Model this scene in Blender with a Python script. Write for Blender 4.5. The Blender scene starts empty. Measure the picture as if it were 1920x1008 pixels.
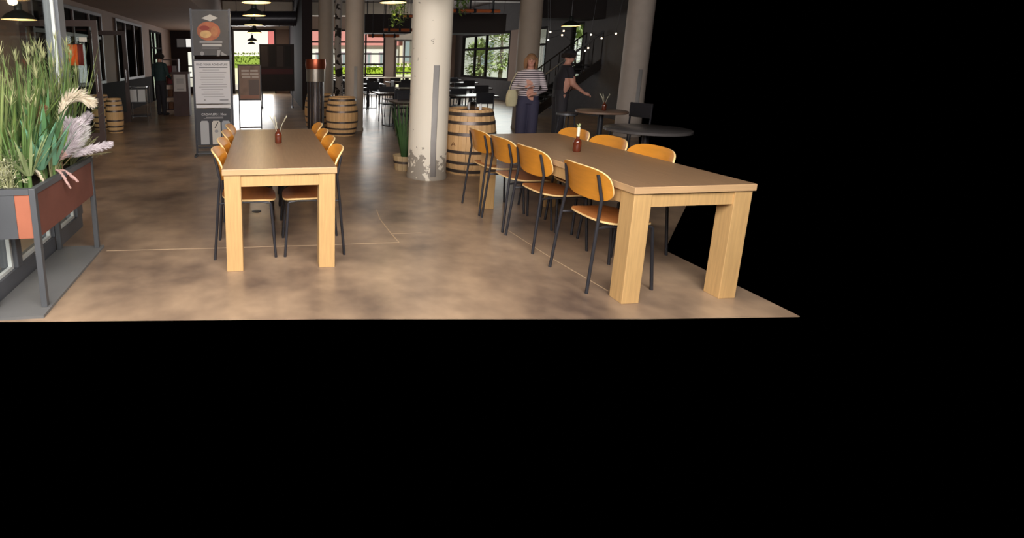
import bpy, bmesh, math, random
from math import sin, cos, pi, radians as R
from mathutils import Vector, Matrix, Quaternion
random.seed(7)
SC = bpy.context.scene
COL = SC.collection

# ------------------------------------------------------------------ camera
CAM_H, FPX, PPX, PPY = 1.49, 950.0, 600.0, 297.5
YAW, PITCH = R(6.19), R(11.1)
cd = bpy.data.cameras.new('camera'); cam = bpy.data.objects.new('camera', cd); COL.objects.link(cam)
cd.sensor_width = 36.0; cd.lens = FPX / 1920 * 36
cd.shift_x = (960 - PPX) / 1920; cd.shift_y = (PPY - 504) / 1920
cd.clip_start = 0.05; cd.clip_end = 300
cam.location = (0, 0, CAM_H)
cam.rotation_euler = (pi / 2 - PITCH, 0, -YAW)
SC.camera = cam
_FW = Vector((sin(YAW) * cos(PITCH), cos(YAW) * cos(PITCH), -sin(PITCH)))
_RT = Vector((cos(YAW), -sin(YAW), 0)); _UP = _RT.cross(_FW)
def ray(px, py): return _RT * ((px - PPX) / FPX) - _UP * ((py - PPY) / FPX) + _FW
def G(px, py, z=0.0):
    d = ray(px, py); t = (z - CAM_H) / d.z; return Vector((0, 0, CAM_H)) + d * t
def AY(px, py, Y):
    d = ray(px, py); return Vector((0, 0, CAM_H)) + d * (Y / d.y)
def AX(px, py, X):
    d = ray(px, py); return Vector((0, 0, CAM_H)) + d * (X / d.x)

# ------------------------------------------------------------------ world and light
w = bpy.data.worlds.new('world'); SC.world = w; w.use_nodes = True
w.node_tree.nodes['Background'].inputs[0].default_value = (0, 0, 0, 1)
w.node_tree.nodes['Background'].inputs[1].default_value = 0.0
vs = SC.view_settings
vs.view_transform = 'Standard'; vs.look = 'None'; vs.gamma = 1.0; vs.use_curve_mapping = False
vs.exposure = 0.0
def area(name, loc, rot, sx, sy, power, col=(1, 1, 1)):
    l = bpy.data.lights.new(name, 'AREA'); l.shape = 'RECTANGLE'; l.size = sx; l.size_y = sy
    l.energy = power; l.color = col
    o = bpy.data.objects.new(name, l); COL.objects.link(o); o.location = loc; o.rotation_euler = rot
    return o
sl = bpy.data.lights.new('sun', 'SUN'); sl.energy = 5.0; sl.angle = R(2); sl.color = (1, .97, .92)
so = bpy.data.objects.new('sun', sl); COL.objects.link(so); so.rotation_euler = (R(38), 0, 0)
# daylight through the open entrance bay, then a fill lamp added beside it
area('entrance_daylight', (-0.1, 0.3, 2.65), (R(55), 0, 0), 5.2, 1.8, 410, (1, .95, .89))
area('paving_fill_light', (-3.3, 0.9, 2.3), (R(68), 0, 0), 2.6, 1.6, 110, (1, .97, .94))  # fill lamp added to brighten the paving and the left side
# daylight through the back doorway, the sectional door and the side windows
area('doorway_daylight', (-0.5, 22.7, 1.4), (R(-90), 0, 0), 1.7, 2.4, 120, (1, 1, 1))
area('sectional_door_daylight', (3.7, 22.7, 1.6), (R(-90), 0, 0), 3.3, 1.7, 180, (1, 1, .97))
area('side_window_daylight', (8.55, 19.0, 1.65), (0, R(90), 0), 1.7, 5.5, 130, (.96, 1, .95))

# ------------------------------------------------------------------ materials
def lin(c):
    c /= 255.0
    return c / 12.92 if c <= .04045 else ((c + .055) / 1.055) ** 2.4
def rgb(r, g, b): return (lin(r), lin(g), lin(b), 1)
MATS = {}
def mat(name, col, rough=.6, metal=0.0, var=0.0, scale=8.0, bump=0.0, emit=0.0, stretch=None, spec=.5, trans=0.0):
    if name in MATS: return MATS[name]
    m = bpy.data.materials.new(name); m.use_nodes = True; nt = m.node_tree
    b = nt.nodes['Principled BSDF']
    b.inputs['Base Color'].default_value = col; b.inputs['Roughness'].default_value = rough
    b.inputs['Metallic'].default_value = metal; b.inputs['Specular IOR Level'].default_value = spec
    if trans: b.inputs['Transmission Weight'].default_value = trans
    if emit:
        b.inputs['Emission Color'].default_value = col; b.inputs['Emission Strength'].default_value = emit
    if var or bump:
        tc = nt.nodes.new('ShaderNodeTexCoord'); mp = nt.nodes.new('ShaderNodeMapping')
        nz = nt.nodes.new('ShaderNodeTexNoise'); nz.inputs['Scale'].default_value = scale
        nz.inputs['Detail'].default_value = 5
        if stretch: mp.inputs['Scale'].default_value = stretch
        nt.links.new(tc.outputs['Object'], mp.inputs[0]); nt.links.new(mp.outputs[0], nz.inputs['Vector'])
        if var:
            cr = nt.nodes.new('ShaderNodeValToRGB'); e = cr.color_ramp.elements
            e[0].position = .3; e[1].position = .7
            e[0].color = tuple(max(0, c * (1 - var)) for c in col[:3]) + (1,)
            e[1].color = tuple(min(1, c * (1 + var)) for c in col[:3]) + (1,)
            nt.links.new(nz.outputs['Fac'], cr.inputs[0]); nt.links.new(cr.outputs[0], b.inputs['Base Color'])
        if bump:
            bp = nt.nodes.new('ShaderNodeBump'); bp.inputs['Strength'].default_value = bump; bp.inputs['Distance'].default_value = .01
            nt.links.new(nz.outputs['Fac'], bp.inputs['Height']); nt.links.new(bp.outputs[0], b.inputs['Normal'])
    MATS[name] = m; return m
def nodes_of(m): return m.node_tree.nodes, m.node_tree.links

def glass(name, tint, refl=.5, rough=.02):
    if name in MATS: return MATS[name]
    m = bpy.data.materials.new(name); m.use_nodes = True; n, l = nodes_of(m)
    for x in list(n):
        if x.type != 'OUTPUT_MATERIAL': n.remove(x)
    out = n[0]; t = n.new('ShaderNodeBsdfTransparent'); t.inputs[0].default_value = tint
    g = n.new('ShaderNodeBsdfGlossy'); g.inputs['Roughness'].default_value = rough
    fr = n.new('ShaderNodeMath'); fr.operation = 'POWER'; lw = n.new('ShaderNodeLayerWeight'); lw.inputs[0].default_value = .5; l.new(lw.outputs['Facing'], fr.inputs[0]); fr.inputs[1].default_value = 4.0
    mu = n.new('ShaderNodeMath'); mu.operation = 'MULTIPLY'; mu.inputs[1].default_value = refl; l.new(fr.outputs[0], mu.inputs[0])
    mx = n.new('ShaderNodeMixShader'); l.new(mu.outputs[0], mx.inputs[0]); l.new(t.outputs[0], mx.inputs[1]); l.new(g.outputs[0], mx.inputs[2])
    l.new(mx.outputs[0], out.inputs[0]); MATS[name] = m; return m

OAK = mat('oak', rgb(198, 160, 108), .5, var=.10, scale=6, stretch=(14, 14, .8))
OAK_TOP_SHADED = mat('oak_top_shaded', rgb(146, 116, 88), .36, var=.10, scale=5, stretch=(12, .7, 12))  # same oak, the top's weaker light put into a darker colour
OAK_EDGE = mat('oak_edge', rgb(196, 160, 120), .4, var=.08, scale=5, stretch=(.7, .7, 12))
PLY = mat('orange_plywood', rgb(214, 142, 48), .35, var=.08, scale=5, stretch=(1, 8, 8))
PLY_SEAT_SHADED = mat('seat_plywood_shaded', rgb(200, 128, 70), .4, var=.08, scale=5, stretch=(1, 8, 8))  # seat shading put into the plywood colour
PLY_EDGE = mat('plywood_edge', rgb(248, 212, 150), .5)
BLACK = mat('black_steel', rgb(52, 52, 58), .4, metal=.3)
DARK = mat('dark_frame', rgb(46, 36, 34), .5)
GREYFR = mat('grey_frame', rgb(96, 98, 104), .45, metal=.2, var=.06, scale=3)
CHROME = mat('chrome', rgb(190, 190, 195), .2, metal=1)
WHITE = mat('white_print', rgb(215, 213, 214), .6)

def floor_mat():
    m = bpy.data.materials.new('polished_concrete'); m.use_nodes = True; n, l = nodes_of(m)
    b = n['Principled BSDF']; tc = n.new('ShaderNodeTexCoord')
    n1 = n.new('ShaderNodeTexNoise'); n1.inputs['Scale'].default_value = 1.3; n1.inputs['Detail'].default_value = 4; n1.inputs['Roughness'].default_value = .55
    n2 = n.new('ShaderNodeTexNoise'); n2.inputs['Scale'].default_value = 5.5; n2.inputs['Detail'].default_value = 4
    for q in (n1, n2): l.new(tc.outputs['Object'], q.inputs['Vector'])
    ma = n.new('ShaderNodeMath'); ma.operation = 'MULTIPLY_ADD'; ma.inputs[1].default_value = .35; l.new(n2.outputs['Fac'], ma.inputs[0]); l.new(n1.outputs['Fac'], ma.inputs[2])
    mr = n.new('ShaderNodeMapRange'); mr.inputs[1].default_value = .45; mr.inputs[2].default_value = .92; l.new(ma.outputs[0], mr.inputs[0])
    mx = n.new('ShaderNodeMix'); mx.data_type = 'RGBA'; mx.inputs[6].default_value = rgb(98, 82, 72); mx.inputs[7].default_value = rgb(184, 157, 130)
    l.new(mr.outputs[0], mx.inputs[0]); l.new(mx.outputs[2], b.inputs['Base Color'])
    b.inputs['Roughness'].default_value = .3
    bp = n.new('ShaderNodeBump'); bp.inputs['Strength'].default_value = .05; bp.inputs['Distance'].default_value = .004
    l.new(n2.outputs['Fac'], bp.inputs['Height']); l.new(bp.outputs[0], b.inputs['Normal'])
    return m
FLOOR = floor_mat()

# ------------------------------------------------------------------ mesh builder
class MB:
    def __init__(s): s.v = []; s.f = []; s.mi = []
    def add(s, vs, fs, mi=0):
        o = len(s.v); s.v += [Vector(v) for v in vs]; s.f += [tuple(i + o for i in f) for f in fs]; s.mi += [mi] * len(fs); return s
    def box(s, x0, x1, y0, y1, z0, z1, mi=0):
        v = [(x0, y0, z0), (x1, y0, z0), (x1, y1, z0), (x0, y1, z0), (x0, y0, z1), (x1, y0, z1), (x1, y1, z1), (x0, y1, z1)]
        return s.add(v, [(0, 3, 2, 1), (4, 5, 6, 7), (0, 1, 5, 4), (1, 2, 6, 5), (2, 3, 7, 6), (3, 0, 4, 7)], mi)
    def tube(s, pts, r, n=8, caps=True, mi=0, flat=1.0):
        pts = [Vector(p) for p in pts]; rs = r if isinstance(r, (list, tuple)) else [r] * len(pts)
        vs = []; up = None
        for i, p in enumerate(pts):
            t = (pts[min(i + 1, len(pts) - 1)] - pts[max(i - 1, 0)]).normalized()
            if up is None:
                up = Vector((0, 0, 1)) if abs(t.z) < .9 else Vector((1, 0, 0))
            a = t.cross(up)
            if a.length < 1e-5: a = t.orthogonal()
            a.normalize(); b = a.cross(t).normalized(); up = b
            for k in range(n):
                q = 2 * pi * k / n; vs.append(p + (a * cos(q) + b * sin(q) * flat) * rs[i])
        fs = []
        for i in range(len(pts) - 1):
            for k in range(n):
                k2 = (k + 1) % n; fs.append((i * n + k, i * n + k2, (i + 1) * n + k2, (i + 1) * n + k))
        if caps:
            fs.append(tuple(range(n - 1, -1, -1))); fs.append(tuple((len(pts) - 1) * n + k for k in range(n)))
        return s.add(vs, fs, mi)
    def lathe(s, prof, n=24, c=(0, 0, 0), mi=0, capb=True, capt=True):
        vs = []; fs = []
        for r, z in prof:
            for k in range(n):
                q = 2 * pi * k / n; vs.append((c[0] + r * cos(q), c[1] + r * sin(q), c[2] + z))
        for i in range(len(prof) - 1):
            for k in range(n):
                k2 = (k + 1) % n; fs.append((i * n + k, i * n + k2, (i + 1) * n + k2, (i + 1) * n + k))
        if capb: fs.append(tuple(range(n - 1, -1, -1)))
        if capt: fs.append(tuple((len(prof) - 1) * n + k for k in range(n)))
        return s.add(vs, fs, mi)
    def ball(s, c, r, n=12, m=8, mi=0, sc=(1, 1, 1)):
        c = Vector(c); vs = [c + Vector((0, 0, -r * sc[2]))]; fs = []
        for i in range(1, m):
            a = -pi / 2 + pi * i / m
            for k in range(n):
                q = 2 * pi * k / n; vs.append(c + Vector((r * cos(a) * cos(q) * sc[0], r * cos(a) * sin(q) * sc[1], r * sin(a) * sc[2])))
        vs.append(c + Vector((0, 0, r * sc[2]))); top = len(vs) - 1
        for k in range(n):
            k2 = (k + 1) % n; fs.append((0, 1 + k2, 1 + k)); fs.append((top, 1 + (m - 2) * n + k, 1 + (m - 2) * n + k2))
            for i in range(m - 2): fs.append((1 + i * n + k, 1 + i * n + k2, 1 + (i + 1) * n + k2, 1 + (i + 1) * n + k))
        return s.add(vs, fs, mi)
    def blade(s, base, d, length, width, droop=.3, seg=5, twist=0.0, mi=0, fold=0.0):
        """a thin curved leaf"""
        base = Vector(base); d = Vector(d).normalized(); side = d.cross(Vector((0, 0, 1)))
        if side.length < 1e-4: side = Vector((1, 0, 0))
        side.normalize(); side = Quaternion(d, twist) @ side
        vs = []; p = base.copy(); cur = d.copy()
        for i in range(seg + 1):
            t = i / seg; wd = width * (.55 + .9 * t if t < .5 else 1.0) * (1 - t ** 3) * .5 + .0004
            vs += [p - side * wd, p + side * wd]
            p = p + cur * (length / seg); cur = (cur + Vector((0, 0, -1)) * droop / seg).normalized()
        return s.add(vs, [(2 * i, 2 * i + 1, 2 * i + 3, 2 * i + 2) for i in range(seg)], mi)
    def build(s, name, mats, parent=None, smooth=True, bevel=0.0, angle=40, kind=None):
        me = bpy.data.meshes.new(name); me.from_pydata(s.v, [], s.f)
        for m in (mats if isinstance(mats, (list, tuple)) else [mats]): me.materials.append(m)
        if any(s.mi): me.polygons.foreach_set('material_index', s.mi)
        if smooth:
            me.polygons.foreach_set('use_smooth', [True] * len(me.polygons)); me.set_sharp_from_angle(angle=R(angle))
        me.update()
        o = bpy.data.objects.new(name, me); COL.objects.link(o)
        if parent: o.parent = parent
        if kind: o['kind'] = kind
        if bevel:
            b = o.modifiers.new('bevel', 'BEVEL'); b.width = bevel; b.segments = 2; b.limit_method = 'ANGLE'
        return o
def tag(o, label, cat, group=None, kind=None):
    o['label'] = label; o['category'] = cat
    if group: o['group'] = group
    if kind: o['kind'] = kind
    return o
def thing(name, label, cat, loc=(0, 0, 0), rz=0, group=None):
    o = bpy.data.objects.new(name, None); COL.objects.link(o); o.location = loc; o.rotation_euler = (0, 0, rz)
    o.empty_display_size = .1
    return tag(o, label, cat, group)
def dup(root, loc, rz, label=None, group=None, scale=None):
    r = root.copy(); COL.objects.link(r); r.location = loc; r.rotation_euler = (0, 0, rz)
    if scale: r.scale = scale
    if label: r['label'] = label
    if group: r['group'] = group
    for ch in list(root.children):
        c = ch.copy(); COL.objects.link(c); c.parent = r
        for g in list(ch.children):
            d = g.copy(); COL.objects.link(d); d.parent = c
    return r
def struct(name, mb, m, parent=None, **k):
    o = mb.build(name, m, parent, **k)
    if parent is None: o['kind'] = 'structure'
    return o
def text(name, body, size, loc, m, parent, rot=(pi / 2, 0, 0), align='CENTER'):
    cu = bpy.data.curves.new(name, 'FONT'); cu.body = body; cu.size = size; cu.align_x = align; cu.align_y = 'CENTER'; cu.extrude = .0006
    t = bpy.data.objects.new(name + '_curve', cu); COL.objects.link(t)
    dg = bpy.context.evaluated_depsgraph_get(); me = bpy.data.meshes.new_from_object(t.evaluated_get(dg))
    bpy.data.objects.remove(t); me.materials.clear(); me.materials.append(m)
    o = bpy.data.objects.new(name, me); COL.objects.link(o); o.parent = parent; o.location = loc; o.rotation_euler = rot
    return o
#MAIN
# ================================================================== STRUCTURE
YB, XR, XL = 23.0, 8.75, -4.0
TAUPE = mat('taupe_plaster', rgb(150, 128, 116), .8, var=.06, scale=2)
CHAR = mat('charcoal_paint', rgb(48, 45, 46), .9, spec=.08, var=.1, scale=2)
CEIL = mat('dark_ceiling', rgb(74, 64, 62), .9, var=.15, scale=1.5)
CONC = mat('pale_concrete', rgb(206, 192, 176), .75, var=.06, scale=3)
SOFF = mat('brown_soffit', rgb(160, 134, 118), .85, var=.04, scale=1)
PIER = mat('black_pier', rgb(50, 43, 44), .9, spec=.08)

# floor: polished concrete slab of the taproom, from the entrance line inwards
fl = [(-2.3, 2.955), (0.3, 2.72), (2.20, 2.515), (3.12, 2.44), (3.14, 3.5), (4.4, 4.7), (4.55, 5.6), (8.75, 11.0), (8.75, 23.0), (-4.0, 23.0), (-4.0, 6.6)]
m_ = MB(); n_ = len(fl)
m_.add([(x, y, 0) for x, y in fl] + [(x, y, -.006) for x, y in fl],
       [tuple(range(n_)), tuple(range(2 * n_ - 1, n_ - 1, -1))] + [(i, i + n_, (i + 1) % n_ + n_, (i + 1) % n_) for i in range(n_)])
FL = struct('floor', m_, FLOOR, smooth=False)
JOINT = mat('pale_joint_filler', rgb(196, 170, 140), .6)
def joint(pts, wd=.008):
    for a, b in zip(pts[:-1], pts[1:]):
        a = Vector(a); b = Vector(b); d = (b - a); d.z = 0; s = Vector((-d.y, d.x, 0)).normalized() * wd / 2
        q = MB(); q.add([a - s + Vector((0, 0, -.004)), b - s + Vector((0, 0, -.004)), b + s + Vector((0, 0, -.004)), a + s + Vector((0, 0, -.004)),
                         a - s + Vector((0, 0, .0012)), b - s + Vector((0, 0, .0012)), b + s + Vector((0, 0, .0012)), a + s + Vector((0, 0, .0012))],
                        [(0, 3, 2, 1), (4, 5, 6, 7), (0, 1, 5, 4), (1, 2, 6, 5), (2, 3, 7, 6), (3, 0, 4, 7)])
        q.build('joint_strip', JOINT, FL, smooth=False)
joint([G(200, 470), G(400, 465), G(640, 458), G(748, 454)])
joint([G(748, 454), G(733, 437), G(712, 410), G(706, 393)])
joint([G(735, 438), G(790, 436)], .006)
joint([G(950, 430), G(1040, 487), G(1140, 545)])

# ceiling and soffit
struct('ceiling', MB().box(-1.5, 9.0, -.5, YB + .2, 3.6, 3.75), CEIL, smooth=False)
struct('ceiling_soffit', MB().box(XL - .15, -1.5, -.5, YB + .2, 2.7, 3.75), SOFF, smooth=False)
struct('trim_1', MB().box(-1.49, 5.95, 19.8, 20.15, 3.12, 3.6), CONC, smooth=False)          # downstand beam
struct('trim_2', MB().box(2.5, 8.74, 15.6, 15.95, 3.25, 3.6), mat('grey_beam', rgb(120, 108, 104), .8), smooth=False)

# left wall
m_ = MB()
m_.box(XL - .15, XL, 6.6, 9.5, 0, 2.7).box(XL - .15, XL, 13.4, 14.6, .9, 2.7).box(XL - .15, XL, 17.6, 18.9, .9, 2.7)
m_.box(XL - .15, XL, 9.5, 13.4, 2.58, 2.7).box(XL - .15, XL, 14.6, 17.6, 2.58, 2.7).box(XL - .15, XL, 18.9, 20.8, 2.5, 2.7).box(XL - .15, XL, 20.8, YB, 0, 2.7)
m_.box(XL - .15, XL, 9.5, 18.9, 0, .9, mi=1)
struct('wall_left', m_, [TAUPE, CHAR], smooth=False)
GLS = glass('window_glass', (.93, .96, .94, 1))
GLD = glass('smoked_glass', (.5, .5, .48, 1), refl=.15, rough=.05)
def window_x(name, X, y0, y1, z0, z1, ym, zm, fm, gm, t=.07, d=.1):
    """window in a wall of constant X; bars and panes are separate pieces"""
    root = struct(name, MB().box(X - d / 2, X + d / 2, y0, y1, z0, z0 + t).box(X - d / 2, X + d / 2, y0, y1, z1 - t, z1)
                  .box(X - d / 2, X + d / 2, y0, y0 + t, z0 + t, z1 - t).box(X - d / 2, X + d / 2, y1 - t, y1, z0 + t, z1 - t), fm, smooth=False)
    ys = [y0] + ym + [y1]; zs = [z0] + zm + [z1]
    for y in ym: MB().box(X - d / 2.4, X + d / 2.4, y - t / 2, y + t / 2, z0 + t, z1 - t).build('mullion', fm, root, smooth=False)
    for z in zm: MB().box(X - d / 3, X + d / 3, y0 + t, y1 - t, z - t / 2, z + t / 2).build('transom', fm, root, smooth=False)
    for a, b in zip(ys[:-1], ys[1:]):
        for c, e in zip(zs[:-1], zs[1:]):
            MB().box(X - .006, X + .006, a + t / 2, b - t / 2, c + t / 2, e - t / 2).build('pane', gm, root, smooth=False)
    return root
def window_y(name, Y, x0, x1, z0, z1, xm, zm, fm, gm, t=.06, d=.1):
    root = struct(name, MB().box(x0, x1, Y - d / 2, Y + d / 2, z0, z0 + t).box(x0, x1, Y - d / 2, Y + d / 2, z1 - t, z1)
                  .box(x0, x0 + t, Y - d / 2, Y + d / 2, z0 + t, z1 - t).box(x1 - t, x1, Y - d / 2, Y + d / 2, z0 + t, z1 - t), fm, smooth=False)
    xs = [x0] + xm + [x1]; zs = [z0] + zm + [z1]
    for x in xm: MB().box(x - t / 2, x + t / 2, Y - d / 2.4, Y + d / 2.4, z0 + t, z1 - t).build('mullion', fm, root, smooth=False)
    for z in zm: MB().box(x0 + t, x1 - t, Y - d / 3, Y + d / 3, z - t / 2, z + t / 2).build('transom', fm, root, smooth=False)
    for a, b in zip(xs[:-1], xs[1:]):
        for c, e in zip(zs[:-1], zs[1:]):
            MB().box(a + t / 2, b - t / 2, Y - .006, Y + .006, c + t / 2, e - t / 2).build('pane', gm, root, smooth=False)
    return root
WOODFR = mat('dark_wood_frame', rgb(64, 46, 42), .5)
window_x('window_1', XL, 9.5, 13.4, .9, 2.58, [10.5, 11.5, 12.5], [2.0], WOODFR, GLD)
window_x('window_2', XL, 14.6, 17.6, .9, 2.58, [15.6, 16.6], [], WOODFR, GLD)
window_x('window_3', XL, 18.9, 20.8, .02, 2.5, [19.5, 20.2], [1.9], CHAR, GLS, t=.06)
# room seen through the smoked windows of the left wall
struct('wall_left_beyond', MB().box(-8.0, -7.85, 6.6, 18.4, 0, 2.8).box(-7.85, XL - .16, 18.3, 18.4, 0, 2.7).box(-7.85, XL - .16, 6.6, 18.4, -.1, -.01).box(-7.85, XL - .16, 6.6, 18.3, 2.71, 2.8).box(-7.85, XL - .16, 6.6, 6.7, 0, 2.7),
       mat('dim_room', rgb(120, 104, 96), .9), smooth=False)

# glazed entrance screen beside the planter
XS = -1.72
m_ = MB().box(XS - .05, XS + .05, 2.86, 4.62, 0, .12).box(XS - .05, XS + .05, 2.86, 4.62, 2.58, 2.7)
root = struct('window_4', m_, GREYFR, smooth=False)
py = [2.86, 3.40, 3.92, 4.30, 4.56]
for i, (y, wd, h) in enumerate([(2.89, .06, 2.58), (3.42, .07, 2.58), (4.02, .06, .86), (4.56, .13, 2.58)]):
    MB().box(XS - .06, XS + .06, y - wd / 2, y + wd / 2, .12, h).build('post', GREYFR, root, smooth=False, bevel=.006)
MB().box(XS - .045, XS + .045, 3.46, 4.495, .86, .93).build('rail', GREYFR, root, smooth=False)
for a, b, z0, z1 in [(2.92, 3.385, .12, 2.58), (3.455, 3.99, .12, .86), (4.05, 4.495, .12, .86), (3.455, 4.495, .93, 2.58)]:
    MB().box(XS - .005, XS + .005, a, b, z0, z1).build('pane', GLS, root, smooth=False)
    # pale bead by each pane; its upright strips also paint the glass-edge highlight
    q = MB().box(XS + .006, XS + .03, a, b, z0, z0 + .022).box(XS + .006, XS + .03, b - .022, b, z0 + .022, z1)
    q.build('bead_and_glint', mat('pale_bead_glint', rgb(214, 218, 216), .4), root, smooth=False)
# sill outside the screen, light paving
struct('trim_3', MB().box(-3.6, XS - .08, 2.9, 6.4, -.1, -.02), mat('outside_paving', rgb(190, 190, 176), .8, var=.05), smooth=False)

# back wall with doorway, dark pier, sectional door, glazed door
m_ = MB()
m_.box(XL, -3.35, YB, YB + .15, 0, 3.6, mi=1).box(-2.98, -1.35, YB, YB + .15, 0, 3.6, mi=1).box(-3.35, -2.98, YB, YB + .15, 0, .25, mi=1).box(-3.35, -2.98, YB, YB + .15, 1.85, 3.6, mi=1)
m_.box(-1.35, 1.66, YB, YB + .15, 2.78, 3.6, mi=0)
m_.box(.52, 1.3, YB, YB + .15, 0, 2.78, mi=2)
m_.box(1.3, 2.0, YB, YB + .15, 0, 3.6, mi=1)
m_.box(2.0, 5.42, YB, YB + .15, 2.75, 3.6, mi=2)
m_.box(5.42, 5.92, YB, YB + .15, 0, 3.6, mi=2)
m_.box(5.92, 7.1, YB, YB + .15, 2.35, 3.6, mi=0)
m_.box(7.1, XR, YB, YB + .15, 0, 3.6, mi=2)
struct('wall_back', m_, [CONC, PIER, TAUPE], smooth=False)
# dark pier wall running forward beside the doorway
struct('wall_pier', MB().box(1.12, 1.42, 15.2, YB - .02, 0, 3.6), PIER, smooth=False)
# doorway frame
m_ = MB().box(-1.35, -1.29, YB - .06, YB + .06, 0, 2.78).box(.46, .52, YB - .06, YB + .06, 0, 2.78).box(-1.29, .46, YB - .06, YB + .06, 2.7, 2.78)
struct('door_1', m_, DARK, smooth=False)
# sectional door of glazed panels
zr = [.70, .81, 1.27, 1.73, 2.25, 2.75]; xr_ = [2.0, 2.86, 3.71, 4.57, 5.42]
root = struct('door_2', MB().box(2.0, 5.42, YB - .03, YB + .05, 0, .70), CHAR, smooth=False)
for z in zr: MB().box(2.0, 5.42, YB - .03, YB + .05, z - .035, z + .035).build('rail', PIER, root, smooth=False)
for i, x in enumerate(xr_):
    MB().box(x - .035, x + .035, YB - .025, YB + .045, .735, 2.715).build('stile', PIER, root, smooth=False)
for a, b in zip(xr_[:-1], xr_[1:]):
    for c, e in zip(zr[:-1], zr[1:]):
        MB().box(a + .035, b - .035, YB + .005, YB + .015, c + .03, e - .03).build('pane', GLS, root, smooth=False)
window_y('door_3', YB, 5.92, 7.1, .02, 2.35, [6.35, 6.75], [.9, 1.6], WOODFR, GLS)
window_y('window_8', YB + .05, -3.35, -2.98, .25, 1.85, [], [.7, 1.2], PIER, GLS, t=.05)
# right wall: windows then solid charcoal
m_ = MB()
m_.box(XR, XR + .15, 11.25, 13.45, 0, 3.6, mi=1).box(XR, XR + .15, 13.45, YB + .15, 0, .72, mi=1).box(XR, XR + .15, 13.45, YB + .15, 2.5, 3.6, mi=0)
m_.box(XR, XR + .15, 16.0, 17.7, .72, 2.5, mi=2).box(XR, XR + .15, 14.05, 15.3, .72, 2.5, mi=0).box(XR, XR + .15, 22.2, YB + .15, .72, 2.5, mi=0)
struct('wall_right', m_, [mat('charcoal_hazed', rgb(98, 96, 98), .9, spec=.1, var=.05), mat('charcoal_hazed', rgb(98, 96, 98)), TAUPE], smooth=False)  # charcoal raised to grey, putting the haze into its colour
window_x('window_5', XR + .05, 17.7, 22.2, .72, 2.5, [19.75, 20.85], [1.9], CHAR, GLS, t=.09)
window_x('window_6', XR + .05, 15.3, 16.0, .72, 2.5, [], [1.95], CHAR, GLD, t=.07)
window_x('window_7', XR + .05, 13.45, 14.05, .72, 2.5, [], [1.35], CHAR, GLS, t=.06)

# outdoors, seen through the openings
PAVE = mat('outdoor_paving', rgb(196, 190, 180), .9, var=.05, scale=1)
og = [(XR + .2, 13.3), (9.4, 14.0), (14.6, 23), (29, 47), (29, 60), (-14, 60), (-14, 24), (-9, 18.5), (XL - .2, 18.5), (XL - .2, YB + .16), (XR + .2, YB + .16)]
n_ = len(og); m_ = MB()
m_.add([(x, y, -.02) for x, y in og] + [(x, y, -.12) for x, y in og], [tuple(range(n_)), tuple(range(2 * n_ - 1, n_ - 1, -1))] + [(i, i + n_, (i + 1) % n_ + n_, (i + 1) % n_) for i in range(n_)])
struct('ground_outdoor', m_, PAVE, smooth=False)
def facade(name, x0, x1, Y, h, wall, label, wins, wcol, roof=None, rh=.25):
    r = thing(name, label, 'building', ((x0 + x1) / 2, Y, 0))
    c = (x0 + x1) / 2
    MB().box(x0 - c, x1 - c, 0, 5, -.02, h).build('wall', wall, r, smooth=False)
    for (a, b, z0, z1) in wins:
        f = MB().box(a - c, b - c, -.06, .02, z0, z1).build('window', wcol, r, smooth=False)
        MB().box(a - c + .1, b - c - .1, -.08, -.05, z0 + .1, z1 - .1).build('pane', mat('far_pane', rgb(150, 165, 170), .2), f, smooth=False)
    MB().box(x0 - c - .15, x1 - c + .15, -.2, 5.2, h, h + rh).build('roof', roof or mat('far_roof', rgb(170, 165, 160), .8), r, smooth=False)
    return r
BW = mat('white_render', rgb(240, 238, 232), .8); BP = mat('pink_render', rgb(214, 120, 118), .8); BC = mat('cream_render', rgb(232, 222, 196), .8)
facade('white_building', -9, 3.0, 46, 9, BW, 'white rendered building across the yard behind the doorway', [(-8, -6.5, 3.6, 5.4), (-5, -3.5, 3.6, 5.4)], mat('win_fr', rgb(210, 210, 205), .6))
facade('pink_building', .35, 1.6, 38, 6, BP, 'tall red and pink painted annexe beyond the doorway', [(.55, .9, 4.3, 5.4)], mat('win_fr', rgb(210, 210, 205), .6))
facade('cream_building', 3.4, 17, 44, 9, BC, 'cream building with grey windows behind the sectional door', [(x, x + .9, 1.2, 3.6) for x in (4, 5.6, 7.2, 8.8, 10.4, 12, 13.6)], mat('win_fr2', rgb(176, 168, 172), .6))
facade('garden_kiosk', 3.0, 9.6, 36, 2.45, BW, 'low white kiosk with pink roof band outside the sectional door', [(x, x + .35, .9, 2.0) for x in (3.6, 4.5, 5.4, 6.3, 7.2, 8.1)], mat('win_fr3', rgb(196, 180, 190), .6), mat('pink_band', rgb(226, 150, 146), .8), 1.1)
struct('wall_yard', MB().box(-13, -5.0, 30, 30.2, 0, 3.4), mat('yard_wall', rgb(206, 222, 206), .8), smooth=False)
HEDGE = mat('hedge_green', rgb(150, 176, 70), .8, var=.3, scale=12)
def hedge(x0, x1, y, z0, z1, label, dp=.8, mt=None, seed=1):
    rd = random.Random(seed); q = MB()
    n = int((x1 - x0) * 90)
    q.box(x0 + .1, x1 - .1, y + .15, y + dp - .15, 0 if z0 < .05 else z0, z1 - .1)
    for i in range(n):
        p = Vector((rd.uniform(x0, x1), y + rd.choice((0, rd.uniform(0, dp))), rd.uniform(z0, z1)))
        if rd.random() < .4: p.z = z1
        d = Vector((rd.uniform(-1, 1), rd.uniform(-1, .3), rd.uniform(-.2, 1)))
        q.blade(p, d, .16, .1, .2, 2)
    return tag(q.build('hedge', mt or HEDGE), label, 'hedge')
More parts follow.
